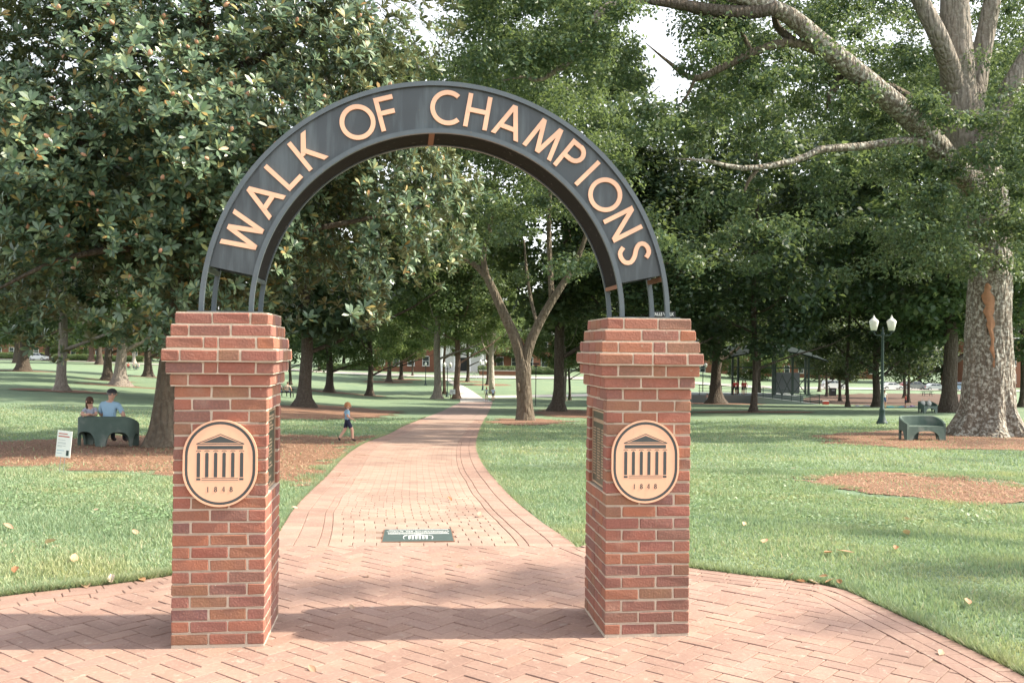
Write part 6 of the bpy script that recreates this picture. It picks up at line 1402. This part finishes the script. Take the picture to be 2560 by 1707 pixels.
# ================================================================= fallen leaves
def fallen():
    n, m = 9, 5; meshes = []
    for s in range(5):
        rg = random.Random(s); V = []; Fc = []; cu = rg.uniform(.2, .55); tw = rg.uniform(-.5, .5)
        for i in range(n):
            t = i/(n-1); hw = .30*math.sin(math.pi*min(1, t*1.02+.01))**.8*(1-.25*t)+.006
            for j in range(m): v = (j/(m-1)*2-1); V.append((t-.5, v*hw, .22*cu*v*v*(.4+hw*3)+.25*cu*(t-.5)**2+tw*(t-.5)*v*.15))
        Fc = [(i*m+j, (i+1)*m+j, (i+1)*m+j+1, i*m+j+1) for i in range(n-1) for j in range(m-1)]; b = MB(); b.add(V, Fc); b.tube([(-.5, 0, .06), (-.62, .01, .09)], .008, 5); meshes.append(b.mesh('fallen_leaf', MAT['dryleaf'], True))
    spots = [(125, 1368, .15, 'large pale curled leaf on the left lawn'), (185, 1410, .13, 'orange leaf standing upright on the left lawn'), (20, 1328, .12, 'tan leaf at the left edge of the lawn'), (240, 1284, .09, 'small orange leaf high on the left lawn'), (338, 1342, .10, 'pale orange leaf midway on the left lawn'), (38, 1440, .11, 'brown leaf low at the left lawn corner'), (430, 1310, .10, 'white curled leaf touching the left pillar side'), (2266, 1308, .13, 'white curled leaf highest on the right lawn'), (2267, 1343, .14, 'dark brown curled leaf on the right lawn'), (1912, 1364, .13, 'pale leaf on the right lawn nearest the pillar'), (2070, 1395, .12, 'cream leaf left of the tan one on the right lawn'), (2114, 1392, .15, 'broad tan leaf at the middle of the right lawn'), (2240, 1383, .10, 'small pink leaf right of the tan one'), (2420, 1520, .10, 'peach leaf at the lower right lawn'), (1860, 1320, .09, 'small tan leaf above the pale one'), (1980, 1452, 0.08, 'brown leaf in the heap at the right rim'), (2000, 1458, 0.09, 'orange leaf in the heap at the right rim'), (2035, 1462, 0.09, 'tan leaf in the heap at the right rim'), (2058, 1455, 0.09, 'upright brown leaf in the heap at the right rim'), (2075, 1466, 0.09, 'pale leaf in the heap at the right rim'), (2100, 1470, 0.08, 'dark leaf ending the heap at the right rim'), (2352, 1640, .08, 'small yellow leaf on the pavers at the lower right'), (1148, 1423, .07, 'small yellow leaf on the herringbone behind the arch'), (880, 1525, .06, 'tiny yellow leaf in the pillar shadow band'), (918, 1445, .06, 'tiny tan leaf on the pavers left of centre'), (1124, 1256, .11, 'brown leaf on the walk beyond the plaque'), (1199, 1295, .10, 'orange leaf on the right side of the walk'), (738, 1280, .10, 'pale leaf at the left rim of the walk'), (2150, 1258, .08, 'light leaf on the weedy grass'), (1985, 1176, .12, 'tan leaf before the bare patch'), (860, 1136, .12, 'yellow leaf on the straw beside the walk'), (780, 1680, .07, 'yellow leaf at the bottom edge of the pavers'), (280, 1462, .12, 'brown leaf on the left plaza rim'), (215, 1470, .13, 'tan curled leaf on the left plaza rim'), (355, 1455, .11, 'orange leaf on the left plaza rim by the pillar')]
    for q, (px, py, s, lab) in enumerate(spots):
        P = ground(px, py); rg = random.Random(q); o = link('fallen_leaf', meshes[q % 5], None, None, P+np.array([0, 0, .02 if inside(PLAZA, P[0], P[1]) else .045]), (rg.uniform(-.6, .6), rg.uniform(-.6, .6), rg.uniform(0, 6.28)), (s*.85, s*.85, s*.85)); tag(o, lab, 'leaf', 'fallen leaves')
fallen()
